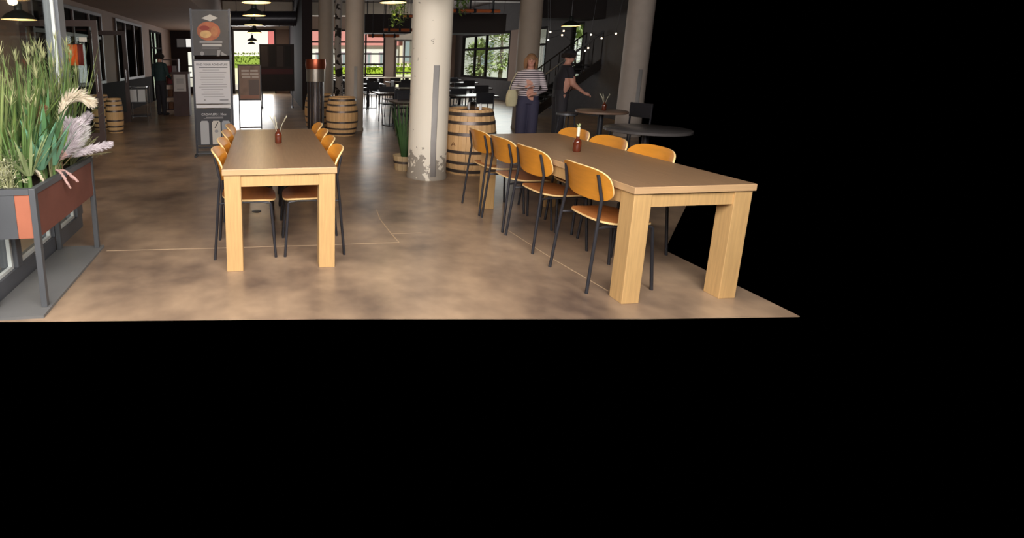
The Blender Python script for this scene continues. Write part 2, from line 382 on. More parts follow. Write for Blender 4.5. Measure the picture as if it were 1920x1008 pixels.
struct('wall_garden', MB().box(-3.2, 1.4, 32.2, 32.5, -.02, .95).box(2.4, 9.2, 28.4, 28.6, -.02, .66), mat('garden_wall', rgb(228, 226, 192), .8), smooth=False)
hedge(-2.6, 1.4, 33, .02, 1.8, 'long pale green hedge seen through the doorway', seed=3)
hedge(2.6, 8.6, 29, .02, 1.16, 'low bright green hedge outside the sectional door', mt=mat('lime_green', rgb(176, 200, 60), .8, var=.3, scale=10), seed=4)
def tree(x, y, h, label, seed, r=1.3):
    rd = random.Random(seed); t = thing('tree', label, 'tree', (x, y, -.02), 0, 'trees outside the side windows')
    MB().tube([(0, 0, 0), (.05, 0, h * .4), (0, .05, h * .8)], [.12, .1, .05], 8).build('trunk', mat('bark', rgb(90, 76, 62), .9), t)
    q = MB()
    for i in range(1000):
        d = Vector((rd.gauss(0, 1), rd.gauss(0, 1), rd.gauss(0, 1))).normalized(); s = rd.uniform(.5, 1)
        q.blade(Vector((0, 0, h * .62)) + Vector((d.x * r * s, d.y * r * s, d.z * h * .4 * s)), d + Vector((rd.uniform(-.6, .6), rd.uniform(-.6, .6), .2)), .17, .12, .4, 2)
    q.build('foliage', mat('tree_green', rgb(168, 186, 122), .8, var=.25, scale=3), t); return t
tree(10.3, 23.9, 2.4, 'leafy green tree outside the wide side window', 5, .7); tree(12.2, 25.6, 3.6, 'taller pale tree behind the leafy tree outside', 6, .9)
tree(10.5, 15.9, 2.8, 'small tree outside the narrow side window by the stairs', 8, .8)
facade('grey_building', 9.6, 19, 28.5, 6, mat('grey_render', rgb(200, 204, 196), .8), 'pale grey building behind the trees outside the side windows', [(10.4, 11.3, 1, 2.6), (12.2, 13.2, 1, 2.6), (14.2, 15.2, 1, 2.4), (16, 17, 1, 2.4)], mat('win_fr', rgb(210, 210, 205), .6))

# ---------------------------------------------------------------- columns
def column_mat(name, base, chip, zc, soft):
    m = bpy.data.materials.new(name); m.use_nodes = True; n, l = nodes_of(m); b = n['Principled BSDF']; b.inputs['Roughness'].default_value = .6
    tc = n.new('ShaderNodeTexCoord'); sx = n.new('ShaderNodeSeparateXYZ'); l.new(tc.outputs['Object'], sx.inputs[0])
    nz = n.new('ShaderNodeTexNoise'); nz.inputs['Scale'].default_value = 9; nz.inputs['Detail'].default_value = 8; nz.inputs['Roughness'].default_value = .6; l.new(tc.outputs['Object'], nz.inputs['Vector'])
    # flaking paint: chips are frequent near the foot, none above zc
    mr = n.new('ShaderNodeMapRange'); mr.inputs[1].default_value = 0; mr.inputs[2].default_value = zc; mr.inputs[3].default_value = .40; mr.inputs[4].default_value = soft
    l.new(sx.outputs[2], mr.inputs[0])
    gt = n.new('ShaderNodeMath'); gt.operation = 'GREATER_THAN'; l.new(nz.outputs['Fac'], gt.inputs[0]); l.new(mr.outputs[0], gt.inputs[1])
    mx = n.new('ShaderNodeMix'); mx.data_type = 'RGBA'; mx.inputs[6].default_value = base; mx.inputs[7].default_value = chip
    l.new(gt.outputs[0], mx.inputs[0]); l.new(mx.outputs[2], b.inputs['Base Color'])
    bp = n.new('ShaderNodeBump'); bp.inputs['Strength'].default_value = .4; bp.inputs['Distance'].default_value = .006; bp.invert = True
    l.new(gt.outputs[0], bp.inputs['Height']); l.new(bp.outputs[0], b.inputs['Normal'])
    return m
COLM = column_mat('chipped_white_paint', rgb(232, 222, 206), rgb(156, 146, 134), .55, .68)
COLG = mat('grey_column_paint', rgb(176, 160, 146), .7, var=.05, scale=3)
def column(x, y, r, m, label, strip=None, octo=False, base=True):
    t = thing('column', label, 'column', (x, y, 0), 0, None)
    MB().lathe([(r + .012, 0), (r + .012, .04), (r, .06), (r * .985, 1.2), (r * .98, 3.35), (r * 1.25, 3.6)], 40).build('shaft', m, t, angle=60)
    if strip:
        a0, a1, z0, z1 = strip; q = MB(); k = 8; rr = r + .006
        vs = []
        for z in (z0, .5, z1):
            for i in range(k + 1):
                a = a0 + (a1 - a0) * i / k + (.05 if z == z0 else 0); vs.append((rr * cos(a), rr * sin(a), z))
        fs = [(j * (k + 1) + i, j * (k + 1) + i + 1, (j + 1) * (k + 1) + i + 1, (j + 1) * (k + 1) + i) for j in range(2) for i in range(k)]
        q.add(vs, fs); o = q.build('grey_strip', mat('grey_patch', rgb(162, 158, 156), .6, var=.08, scale=4), t)
        o['label'] = 'grey bare strip down the column'
        s_ = o.modifiers.new('thick', 'SOLIDIFY'); s_.thickness = .01
    return t
C1 = (2.06, 6.22)
a_ = math.atan2(-6.22, -2.06)
column(*C1, .245, COLM, 'white round column with flaking paint and grey strip beside barrel', strip=(a_ + .15, a_ + .43, .03, 1.42))
c_ = G(666, 246); column(c_.x, c_.y + .2, .2, COLG, 'grey round column behind the mid-floor barrels', strip=(a_ + .12, a_ + .45, .2, 1.35))
c_ = AY(611, 200, 14.6); column(c_.x, 14.6, .22, COLG, 'grey column between black pier and copper-topped steel tower')
c_ = AY(982, 200, 10.6); column(c_.x, 10.6, .23, COLG, 'taupe column behind the woman in stripes')
c_ = AY(1181, 200, 9.3); column(c_.x, 9.3, .23, mat('pale_col', rgb(190, 176, 166), .7, var=.05), 'pale column beside the charcoal wall', strip=(a_ + .0, a_ + .3, .4, 1.3))
# ================================================================== TABLES
def dining_table(x0, x1, y0, y1, label, h=.75):
    t = thing('dining_table', label, 'table', ((x0 + x1) / 2, (y0 + y1) / 2, 0))
    a, b = (x1 - x0) / 2, (y1 - y0) / 2; th = .045; L = .115
    o = MB().box(-a, a, -b, b, h - th, h).build('tabletop', [OAK_TOP_SHADED, OAK_EDGE], t, smooth=False)
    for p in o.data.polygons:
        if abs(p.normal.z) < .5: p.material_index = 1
    b_ = o.modifiers.new('bevel', 'BEVEL'); b_.width = .004; b_.segments = 2
    i = .012
    for sx in (-1, 1):
        for sy in (-1, 1):
            cx, cy = sx * (a - i - L / 2), sy * (b - i - L / 2)
            MB().box(cx - L / 2, cx + L / 2, cy - L / 2, cy + L / 2, 0, h - th).build('leg', OAK, t, smooth=False, bevel=.003)
    for sy in (-1, 1):
        cy = sy * (b - i - .03); MB().box(-a + i + L, a - i - L, cy - .02, cy + .02, h - th - .085, h - th).build('apron', OAK, t, smooth=False)
    for sx in (-1, 1):
        cx = sx * (a - i - .03); MB().box(cx - .02, cx + .02, -b + i + L, b - i - L, h - th - .085, h - th).build('apron', OAK, t, smooth=False)
    return t
LT = (-.305, .495, 3.44, 5.44); RT = (2.16, 2.96, 2.68, 4.86)
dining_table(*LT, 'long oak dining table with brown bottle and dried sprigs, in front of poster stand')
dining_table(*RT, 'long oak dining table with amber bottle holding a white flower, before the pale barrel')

# ================================================================== CHAIRS
def rounded_sheet(wd, dp, nx, ny, fn, thick, power=4.5):
    """superellipse sheet (u,v in [-1,1]) mapped by fn, closed with thickness; material 1 on the rim"""
    rings = 7; seg = 40; vs = []; fs = []; mi = []
    def pt(u, v, side):
        p, n = fn(u * wd, v * dp); return p + n * (thick / 2 * side)
    for side in (1, -1):
        off = len(vs); vs.append(pt(0, 0, side))
        for r in range(1, rings + 1):
            for k in range(seg):
                a = 2 * pi * k / seg; c, s = cos(a), sin(a)
                e = (abs(c) ** power + abs(s) ** power) ** (-1 / power); q = (r / rings) ** .8
                vs.append(pt(c * e * q, s * e * q, side))
        for k in range(seg):
            k2 = (k + 1) % seg; f = (off, off + 1 + k, off + 1 + k2); fs.append(f if side > 0 else f[::-1]); mi.append(0)
            for r in range(rings - 1):
                f = (off + 1 + r * seg + k, off + 1 + (r + 1) * seg + k, off + 1 + (r + 1) * seg + k2, off + 1 + r * seg + k2)
                fs.append(f if side > 0 else f[::-1]); mi.append(0)
    N = 1 + rings * seg; o = 1 + (rings - 1) * seg
    for k in range(seg):
        k2 = (k + 1) % seg; fs.append((o + k, N + o + k, N + o + k2, o + k2)); mi.append(1)
    m = MB(); m.v = [Vector(v) for v in vs]; m.f = fs; m.mi = mi; return m
def make_chair():
    t = thing('dining_chair', 'x', 'chair')
    def seat_fn(x, y):
        z = .452 + .05 * x * x - .02 * max(0, y / .2) ** 4 + .016 * max(0, -y / .2) ** 2
        return Vector((x, y, z)), Vector((0, 0, 1))
    rounded_sheet(.205, .205, 0, 0, seat_fn, .013, 3.6).build('seat', [PLY_SEAT_SHADED, PLY_EDGE], t, angle=50)
    def back_fn(x, v):
        y = -.232 + .042 * (x / .22) ** 2 - .029 * (v / .1) - .008 * (v / .1) ** 2
        z = .708 + v * 1.0
        n = Vector((-.4 * x / .22, 1, .29)).normalized()
        return Vector((x, y, z)), n
    rounded_sheet(.245, .112, 0, 0, back_fn, .012, 3.4).build('backrest', [PLY, PLY_EDGE], t, angle=50)
    for s in (-1, 1):
        MB().tube([(s * .215, -.262, 0), (s * .198, -.226, .42), (s * .186, -.206, .62), (s * .174, -.238, .78)], .0105, 10).build('leg', BLACK, t)
        MB().tube([(s * .212, .197, 0), (s * .190, .165, .425)], .0105, 10).build('leg', BLACK, t)
        MB().tube([(s * .190, .165, .425), (s * .178, .10, .433), (s * .178, -.16, .433), (s * .197, -.225, .43)], .008, 8).build('seat_rail', BLACK, t)
    MB().tube([(-.178, .08, .432), (.178, .08, .432)], .008, 8).build('cross_bar', BLACK, t)
    return t
CH = make_chair(); first = [True]
def chair(x, y, rz, label):
    if first[0]:
        first[0] = False; o = CH; o.location = (x, y, 0); o.rotation_euler = (0, 0, rz); o['label'] = label
    else: o = dup(CH, (x, y, 0), rz, label)
    o['group'] = 'orange plywood dining chairs'
    return o
ordl = ['first', 'second', 'third', 'fourth']
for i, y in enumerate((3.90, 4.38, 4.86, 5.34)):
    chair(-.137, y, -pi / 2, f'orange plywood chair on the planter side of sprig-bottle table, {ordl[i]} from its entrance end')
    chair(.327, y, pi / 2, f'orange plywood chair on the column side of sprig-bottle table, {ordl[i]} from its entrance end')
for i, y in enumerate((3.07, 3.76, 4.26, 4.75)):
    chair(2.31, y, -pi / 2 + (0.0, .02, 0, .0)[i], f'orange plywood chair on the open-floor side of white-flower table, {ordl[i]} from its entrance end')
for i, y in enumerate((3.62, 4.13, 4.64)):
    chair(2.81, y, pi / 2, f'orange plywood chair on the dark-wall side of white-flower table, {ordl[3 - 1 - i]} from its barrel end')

# ================================================================== bottles on the tables
AMBER = mat('amber_glass', rgb(92, 40, 24), .12, spec=.6)
def bottle(p, label, kind):
    t = thing('bottle_vase', label, 'vase', p)
    MB().lathe([(.026, 0), (.031, .006), (.031, .075), (.027, .092), (.013, .106), (.012, .125), (.014, .128)], 20).build('bottle', AMBER, t)
    if kind == 'sprig':
        for a, ln, tl in ((2.6, .13, .75), (2.2, .11, .5), (.5, .11, .8)):
            d = Vector((cos(a) * tl, .1, 1)); q = MB(); b = Vector((0, 0, .12)); q.tube([b - Vector((0, 0, .05)), b + d * ln * .5, b + d * ln], [.0022, .002, .001], 5)
            rd = random.Random(int(a * 10))
            for i in range(14):
                f = .45 + .55 * i / 14
                q.blade(b + d * ln * f, d.normalized() + Vector((rd.uniform(-.5, .5), rd.uniform(-.5, .5), .3)), .028, .006, .1, 2)
            q.build('sprig', mat('dried_sprig', rgb(206, 200, 176), .8), t)
    else:
        MB().tube([(0, 0, .10), (0, 0, .20)], [.011, .013], 10).build('flower_stem', mat('white_flower', rgb(236, 230, 206), .7), t)
        q = MB(); rd = random.Random(4)
        for i in range(12): q.blade((0, 0, .19), (rd.uniform(-.5, .5), rd.uniform(-.5, .5), 1), .045, .012, .2, 3)
        q.build('petals', mat('pale_green_leaf', rgb(190, 200, 150), .7), t)
    return t
p_ = G(522, 268, .751); bottle(p_, 'small brown glass bottle with dried sprigs on the oak table', 'sprig')
p_ = G(1081, 284, .751); bottle(p_, 'amber glass bottle with white flower on the oak table before the barrel', 'flower')

# ================================================================== BARRELS
STAVE = mat('barrel_oak', rgb(210, 168, 118), .6, var=.22, scale=3, stretch=(1, 1, .35))
HOOP = mat('barrel_hoop', rgb(104, 94, 90), .4, metal=.7, var=.1)
HEADW = mat('barrel_head', rgb(128, 100, 84), .6, var=.15, scale=4, stretch=(6, 1, 1))
def make_barrel(label, h=.88, re=.265, rb=.325):
    t = thing('wine_barrel', label, 'barrel', group='oak barrels standing on the floor')
    def rad(z): u = 2 * z / h - 1; return re + (rb - re) * (1 - u * u)
    n = 22; sm = None
    zs = [h * i / 8 for i in range(9)]
    for k in range(n):
        if sm is None:
            da = pi / n * .965; vs = []; fs = []
            for z in zs:
                r = rad(z)
                for rr, a in ((r, -da), (r + .004, 0), (r, da), (r - .025, da), (r - .025, -da)): vs.append((rr * cos(a), rr * sin(a), z))
            for i in range(8):
                for j in range(5): fs.append((i * 5 + j, i * 5 + (j + 1) % 5, (i + 1) * 5 + (j + 1) % 5, (i + 1) * 5 + j))
            fs += [(4, 3, 2, 1, 0), (40, 41, 42, 43, 44)]
            q = MB(); q.add(vs, fs); o = q.build('stave', STAVE, t, smooth=False); sm = o.data
        else:
            o = bpy.data.objects.new('stave', sm); COL.objects.link(o); o.parent = t
        o.rotation_euler = (0, 0, 2 * pi * k / n)
    for z, wd in ((.03, .045), (.15, .04), (.30, .04), (.54, .04), (.69, .04), (.80, .045)):
        r0, r1 = rad(z) + .0065, rad(z + wd) + .0065
        MB().add(*hoop(r0, r1, z, wd)).build('hoop', HOOP, t)
    for z in (.03, .83):
        MB().lathe([(rad(z) - .026, 0), (rad(z) - .026, .02)], 32, (0, 0, z)).build('head', HEADW, t)
    return t
def hoop(r0, r1, z, wd, n=36):
    vs = []; fs = []
    for k in range(n):
        a = 2 * pi * k / n; c, s = cos(a), sin(a)
        vs += [(r0 * c, r0 * s, z), (r1 * c, r1 * s, z + wd), ((r1 - .004) * c, (r1 - .004) * s, z + wd), ((r0 - .004) * c, (r0 - .004) * s, z)]
    for k in range(n):
        a, b = k * 4, (k + 1) % n * 4
        for j in range(4): fs.append((a + j, b + j, b + (j + 1) % 4, a + (j + 1) % 4))
    return vs, fs
BR = make_barrel('pale oak barrel with stamped mark beside the flaking white column')
b_ = G(889, 330); BR.location = (b_.x + .02, b_.y + .30, 0); BR.rotation_euler = (0, 0, .1); BRP = BR.location.copy(); BR.scale = (1.07, 1.07, .97)
for pts in ([(-.02, 0, 0), (0, 0, .03), (.02, 0, 0)],):        # stamped mark: small burnt A-shape on the front
    q = MB(); a0 = math.atan2(-BRP.y, -BRP.x) - .1
    def on(u, z): 
        r = .265 + .06 * (1 - (2 * z / .88 - 1) ** 2) + .0062; a = a0 - .55 + u / r; return (r * cos(a), r * sin(a), z)
    for (u0, z0, u1, z1) in ((-.025, .40, -.005, .445), (-.005, .445, .005, .445), (.005, .445, .025, .40), (-.014, .418, .014, .418)):
        q.tube([on(u0, z0), on((u0 + u1) / 2, (z0 + z1) / 2), on(u1, z1)], .004, 6)
    q.build('stamped_mark', mat('burnt_mark', rgb(120, 78, 46), .8), BR)
tilt = mat('STAVE2', rgb(176, 130, 84), .6)
def bar(px, py, label, dy=.29, rz=0.0):
    g = G(px, py); return dup(BR, (g.x, g.y + dy, 0), rz, label, scale=(.98, .98, .86))
BN = [bar(645, 256, 'oak barrel in front of the grey column, with paper slip on top', rz=.3), ]
BN.append(dup(BR, (BN[0].location.x - .35, BN[0].location.y + 1.0, 0), 1.0, 'oak barrel half hidden behind the barrel with paper slip', scale=(.98, .98, .86)))
g_ = G(214, 250); BN.append(dup(BR, (g_.x, g_.y + .15, 0), .5, 'slim oak keg nearer the open floor by the left windows', scale=(.52, .52, .80)))
g_ = G(188, 243); BN.append(dup(BR, (g_.x, g_.y + .15, 0), .9, 'slim oak keg behind the planter plumes, next to the wall', scale=(.56, .56, .84)))
for b in BN:
    for c in list(b.children):
        if c.name.startswith('stamped_mark'): bpy.data.objects.remove(c)
NAP = thing('napkin_holder', 'small grey metal napkin holder on the pale oak barrel', 'napkin holder', (BRP.x + .04, BRP.y + .05, .85 * .97 + .001), .3)
MB().box(-.05, .05, -.03, .03, 0, .008).build('base', CHROME, NAP, smooth=False)
for s in (-1, 1): MB().box(-.05, .05, s * .026 - .003, s * .026 + .003, .008, .11).build('plate', CHROME, NAP, smooth=False, bevel=.002)
MB().box(-.045, .045, -.022, .022, .009, .10).build('napkins', WHITE, NAP, smooth=False)
q = MB().lathe([(.018, 0), (.02, .05), (.012, .07), (.014, .085)], 14); o = q.build('salt_shaker', WHITE); o.location = (BRP.x + .15, BRP.y + .02, .85 * .97 + .001); tag(o, 'white salt shaker next to the napkin holder on barrel', 'shaker')
q = MB().box(-.06, .06, -.04, .04, 0, .004); o = q.build('paper_slip', WHITE, smooth=False); o.location = BN[0].location + Vector((0, -.05, .85 * .86 + .001)); tag(o, 'white paper slip lying on barrel top by the grey column', 'paper')

# small tub planter behind the column
p_ = G(764, 322)
TP = thing('tub_planter', 'half-barrel wooden tub with long green leaves behind the flaking column', 'planter', (p_.x, p_.y + .17, 0))
for k in range(14):
    a = 2 * pi * k / 14; q = MB(); da = pi / 14 * .95
    q.add([((r_) * cos(x), (r_) * sin(x), z) for z, r_ in ((0, .13), (.2, .16)) for x in (-da, da)] + [((r_ - .018) * cos(x), (r_ - .018) * sin(x), z) for z, r_ in ((0, .13), (.2, .16)) for x in (-da, da)],
          [(0, 1, 3, 2), (5, 4, 6, 7), (2, 3, 7, 6), (1, 0, 4, 5), (0, 2, 6, 4), (3, 1, 5, 7)])
    o = q.build('stave', mat('tub_oak', rgb(186, 160, 122), .7, var=.15, scale=5), TP, smooth=False); o.rotation_euler = (0, 0, a)
MB().add(*hoop(.1505, .1545, .1, .03)).build('hoop', HOOP, TP)
MB().lathe([(.118, .0), (.135, .15)], 20).build('soil', mat('soil', rgb(58, 44, 34), .9), TP)
q = MB(); rd = random.Random(3)
for i in range(46):
    a = rd.uniform(0, 2 * pi); q.blade((cos(a) * .04, sin(a) * .04, .15), (cos(a) * .22, sin(a) * .22, 1), rd.uniform(.45, .85), .03, .25, 5)
q.build('leaves', mat('dark_green_leaf', rgb(58, 88, 48), .5, var=.2, scale=5), TP)
# ================================================================== POSTER STAND
INK = mat('black_ink', rgb(52, 50, 52), .7); SLATE = mat('slate_poster', rgb(80, 77, 78), .6, var=.1, scale=6); GREYP = mat('grey_print', rgb(150, 148, 150), .7)
p0, p1 = AY(368, 290, 8.05), AY(437, 290, 8.05); xc = (p0.x + p1.x) / 2 + .015
PS = thing('poster_stand', 'tall black three-panel poster stand with food poster, white notice and beer poster', 'sign', (xc, 8.05, 0))
hw = .285
for s in (-1, 1): MB().box(s * hw - .016, s * hw + .016, -.016, .016, 0, 2.235).build('post', BLACK, PS, smooth=False)
for s in (-1, 1): MB().box(s * hw - .02, s * hw + .02, -.2, .2, 0, .03).build('foot', BLACK, PS, smooth=False)
for z in (.12, .225, .77, .84, 1.475, 1.56, 2.21): MB().box(-hw + .016, hw - .016, -.012, .012, z - .012, z + .012).build('cross_bar', BLACK, PS, smooth=False)
def zz(y): return AY(400, y, 8.03).z
def panel(y0, y1, m):
    a, b = zz(y1), zz(y0); return MB().box(-hw + .018, hw - .018, -.024, -.013, a, b).build('poster', m, PS, smooth=False), a, b
def flat(name, pts, m, par, y=-.0252):
    n = len(pts); q = MB(); q.add([(x, y, z) for x, z in pts] + [(x, y + .001, z) for x, z in pts], [tuple(range(n)), tuple(range(2 * n - 1, n - 1, -1))] + [(i, i + n, (i + 1) % n + n, (i + 1) % n) for i in range(n)])
    return q.build(name, m, par, smooth=False)
def ell(cx, cz, rx, rz, a0=0, a1=2 * pi, n=28): return [(cx + rx * cos(a0 + (a1 - a0) * i / n), cz + rz * sin(a0 + (a1 - a0) * i / n)) for i in range(n if a1 - a0 > 6 else n + 1)]
def rect(x0, x1, z0, z1): return [(x0, z0), (x1, z0), (x1, z1), (x0, z1)]
# food poster: pale diamond badge, round bun with filling, lines of lettering
o, a, b = panel(20, 103, SLATE); H_ = b - a
flat('badge', [(-.13, b - .11), (0, b - .155), (.12, b - .105), (0, b - .055)], mat('badge_white', rgb(196, 192, 188), .6), o)
zc = b - .30
flat('bun_print', ell(-.03, zc, .175, .14), mat('bun_brown', rgb(166, 96, 66), .6, var=.25, scale=9), o)
flat('filling_print', ell(-.09, zc + .045, .075, .035), mat('filling_red', rgb(140, 52, 40), .6), o, -.0262)
flat('crumb_print', ell(-.075, zc - .045, .085, .055), mat('crumb_tan', rgb(206, 166, 112), .6, var=.15, scale=12), o, -.0262)
flat('crumb_print', ell(.055, zc - .005, .055, .075), mat('crumb_dark', rgb(176, 116, 76), .6, var=.15, scale=12), o, -.0264)
flat('lettering_line', rect(-.17, .17, b - .475, b - .44), GREYP, o); flat('lettering_line', rect(-.13, .16, b - .525, b - .488), mat('pale_print', rgb(186, 184, 184), .7), o)
flat('lettering_line', rect(-.14, .12, b - .555, b - .545), GREYP, o)
flat('small_mark', ell(-.14, b - .63, .03, .03), GREYP, o); flat('small_mark', [(.08, b - .67), (.12, b - .67), (.14, b - .58), (.09, b - .58)], GREYP, o); flat('small_mark', [(.15, b - .66), (.24, b - .66), (.15, b - .60)], GREYP, o)
# white notice
o, a, b = panel(114, 194, mat('paper_white', rgb(206, 204, 208), .7))
text('lettering', 'FIND YOUR ADVENTURE', .042, (0, -.0255, b - .058), INK, o)
rd = random.Random(2)
for i in range(13):
    z = b - .10 - i * .037; wl = rd.uniform(.12, .22); x = rd.uniform(-.02, .02)
    flat('lettering_line', rect(x - wl, x + wl, z - .004, z + .004), GREYP if i else INK, o)
flat('lettering_line', rect(.10, .23, a + .05, a + .06), INK, o); flat('small_mark', ell(-.13, a + .055, .015, .012), GREYP, o)
# beer poster
MB().box(-hw + .02, hw - .02, -.02, -.012, zz(202), zz(196)).build('white_strip', WHITE, PS, smooth=False)
o, a, b = panel(204, 272, mat('dark_poster', rgb(56, 56, 61), .6))
text('lettering', 'CROWLERS | 32oz', .048, (0, -.0255, b - .085), WHITE, o)
flat('lettering_line', rect(-.12, .14, b - .135, b - .125), GREYP, o); flat('lettering_line', rect(-.16, .14, b - .15, b - .144), GREYP, o)
CAN = mat('can_print', rgb(168, 168, 170), .5)
for cx, c2 in ((-.15, CAN), (.03, mat('can_pale', rgb(196, 190, 180), .5)), (.18, mat('can_grey', rgb(150, 152, 158), .5))):
    flat('can_print', rect(cx - .065, cx + .065, a + .015, b - .215) [:2] + [(cx + .065, b - .215), (cx + .045, b - .185), (cx - .045, b - .185), (cx - .065, b - .215)], c2, o)
flat('can_logo', [(-.0, b - .30), (.015, b - .30), (.065, b - .21), (.05, b - .21)], INK, o, -.0262); flat('can_logo', ell(.03, b - .35, .03, .025), GREYP, o, -.0262)
MB().box(-hw + .02, hw - .02, -.1, .1, .035, .05).build('shelf', GREYFR, PS, smooth=False)

# easel sign behind it
p0 = AY(468, 150, 11.1)
ES = thing('easel_sign', 'brown framed poster on thin black legs before the bright doorway', 'sign', (p0.x, 11.1, 0))
hw2 = .235; za, zb = AY(468, 187, 11.1).z, AY(468, 122, 11.1).z
for s in (-1, 1): MB().box(s * hw2 - .012, s * hw2 + .012, -.012, .012, 0, zb).build('leg', BLACK, ES, smooth=False)
for z in (.03, za, zb): MB().box(-hw2, hw2, -.015, .015, z - .015, z + .015).build('rail', WOODFR, ES, smooth=False)
o = MB().box(-hw2 + .012, hw2 - .012, -.01, .004, za + .015, zb - .015).build('poster', mat('brown_poster', rgb(140, 116, 104), .6, var=.25, scale=5), ES, smooth=False)
for x, z, w_ in ((-.09, zb - .12, .08), (.10, zb - .12, .08), (-.09, zb - .19, .08), (.10, zb - .19, .09), (-.07, zb - .25, .09), (.12, zb - .25, .07)):
    flat('lettering_line', rect(x - w_, x + w_, z - .02, z + .02), mat('pale_print2', rgb(196, 186, 180), .7), o, -.0115)
flat('picture_patch', rect(-.02, .2, za + .1, zb - .31), mat('grey_patch2', rgb(112, 100, 98), .7), o, -.0113)
flat('picture_patch', rect(-.2, .2, za + .03, za + .1), mat('rose_patch', rgb(164, 120, 104), .7), o, -.0113)

# dark screen further back
a0, a1 = AY(488, 175, 16), AY(551, 83, 16)
DS = thing('display_board', 'wide dark brown display board on short legs beside the black pier', 'board', ((a0.x + a1.x) / 2, 16, 0))
wd = (a1.x - a0.x) / 2; za, zb = .52, a1.z
MB().box(-wd, wd, -.04, .04, za, zb).build('board', mat('board_dark', rgb(42, 34, 34), .6, spec=.2), DS, smooth=False)
for i in range(4):
    x = -wd + .05 + i * (2 * wd - .1) / 4; MB().box(x, x + (2 * wd - .1) / 4 - .04, -.05, -.041, za + .75, zb - .06).build('panel', mat('board_grey', rgb(60, 52, 52), .6, spec=.2) if i % 2 == 0 else mat('board_dk2', rgb(34, 29, 30), .6, spec=.2), DS, smooth=False)
MB().box(-wd + .03, wd - .03, -.05, -.041, za + .52, za + .68).build('panel', mat('board_red', rgb(72, 38, 42), .6, spec=.2), DS, smooth=False)
for s in (-1, 1): MB().box(s * (wd - .06) - .025, s * (wd - .06) + .025, -.2, .2, 0, .05).build('foot', BLACK, DS, smooth=False); MB().box(s * (wd - .06) - .02, s * (wd - .06) + .02, -.02, .02, .05, za).build('leg', BLACK, DS, smooth=False)

# steel tower with copper top
p0 = G(592, 238); p0 = AY(592, 240, 10.3); TW = thing('steel_tower', 'dark steel tower with copper band on top beside the barrels', 'tower', (p0.x, 10.3, 0))
COPPER = mat('copper', rgb(150, 78, 56), .3, metal=.8)
zt = AY(592, 111, p0.y).z
MB().lathe([(.17, 0), (.17, zt - .45), (.165, zt - .44)], 24).build('body', mat('tower_dark', rgb(64, 56, 56), .35, metal=.5), TW)
MB().lathe([(.19, zt - .44), (.19, zt - .19)], 24).build('steel_band', mat('tower_steel', rgb(150, 142, 134), .3, metal=.7), TW)
MB().lathe([(.2, zt - .19), (.21, zt - .1), (.2, zt)], 24).build('copper_band', COPPER, TW)
for a in (-1.9, -1.55, -1.2, -.8, -2.3): MB().tube([(.185 * cos(a), .185 * sin(a), 0), (.185 * cos(a), .185 * sin(a), zt - .44)], .012, 8).build('pipe', CHROME, TW)
# birch trunk
p0 = AY(634, 150, 13.6)
def birch():
    m = bpy.data.materials.new('birch_bark'); m.use_nodes = True; n, l = nodes_of(m); b = n['Principled BSDF']; b.inputs['Roughness'].default_value = .8
    tc = n.new('ShaderNodeTexCoord'); mp = n.new('ShaderNodeMapping'); mp.inputs['Scale'].default_value = (3, 3, 4); nz = n.new('ShaderNodeTexNoise'); nz.inputs['Scale'].default_value = 1.6
    l.new(tc.outputs['Object'], mp.inputs[0]); l.new(mp.outputs[0], nz.inputs['Vector']); cr = n.new('ShaderNodeValToRGB'); cr.color_ramp.interpolation = 'CONSTANT'
    e = cr.color_ramp.elements; e[0].color = rgb(50, 42, 40); e[1].position = .45; e[1].color = rgb(178, 168, 162); l.new(nz.outputs['Fac'], cr.inputs[0]); l.new(cr.outputs[0], b.inputs['Base Color']); return m
tag(MB().tube([(p0.x, 13.6, 0), (p0.x + .03, 13.6, .9), (p0.x - .02, 13.6, 1.8), (p0.x + .02, 13.6, 3.6)], [.11, .1, .09, .09], 14).build('birch_trunk', birch()), 'mottled white and black birch trunk standing between two grey columns', 'tree trunk')

# ================================================================== PLANTER
PX0, PX1, PY0, PY1, PZ = -1.655, -1.335, 3.00, 4.02, .755
PL = thing('steel_planter', 'grey steel framed planter with rust-red box against the glazed screen', 'planter', ((PX0 + PX1) / 2, (PY0 + PY1) / 2, 0))
cx, cy = PL.location.x, PL.location.y
def lb(x0, x1, y0, y1, z0, z1, nm, m, **k): return MB().box(x0 - cx, x1 - cx, y0 - cy, y1 - cy, z0, z1).build(nm, m, PL, smooth=False, **k)
t_ = .035; DG = mat('planter_steel', rgb(88, 90, 94), .5, metal=.2, var=.05, scale=4)
RUST = mat('rust_red', rgb(114, 70, 60), .65, var=.14, scale=5); RUST2 = mat('rust_orange', rgb(164, 98, 74), .6, var=.08, scale=5)
lb(PX0, PX1 + .02, 2.895, PY1 + .03, 0, .018, 'base_plate', mat('plate_steel_veiled', rgb(112, 112, 112), .55, metal=.1, var=.05, scale=3))  # grey lightened to put the pale veil of glare into the steel
for x in (PX0, PX1 - t_):
    for y in (PY0, PY1 - t_): lb(x, x + t_, y, y + t_, .018, PZ, 'post', DG, bevel=.003)
for x in (PX0, PX1 - t_): lb(x, x + t_, PY0 + t_, PY1 - t_, PZ - .035, PZ, 'rim_rail', DG)
for y in (PY0, PY1 - t_): lb(PX0 + t_, PX1 - t_, y, y + t_, PZ - .035, PZ, 'rim_rail', DG)
lb(PX1 - .028, PX1 - .008, PY0 + t_, PY1 - t_, .455, PZ - .035, 'side_panel', RUST)
lb(PX0 + .008, PX0 + .028, PY0 + t_, PY1 - t_, .455, PZ - .035, 'side_panel', RUST)
lb(PX0 + t_, PX1 - t_, PY1 - .03, PY1 - .01, .455, PZ - .035, 'end_panel', RUST)
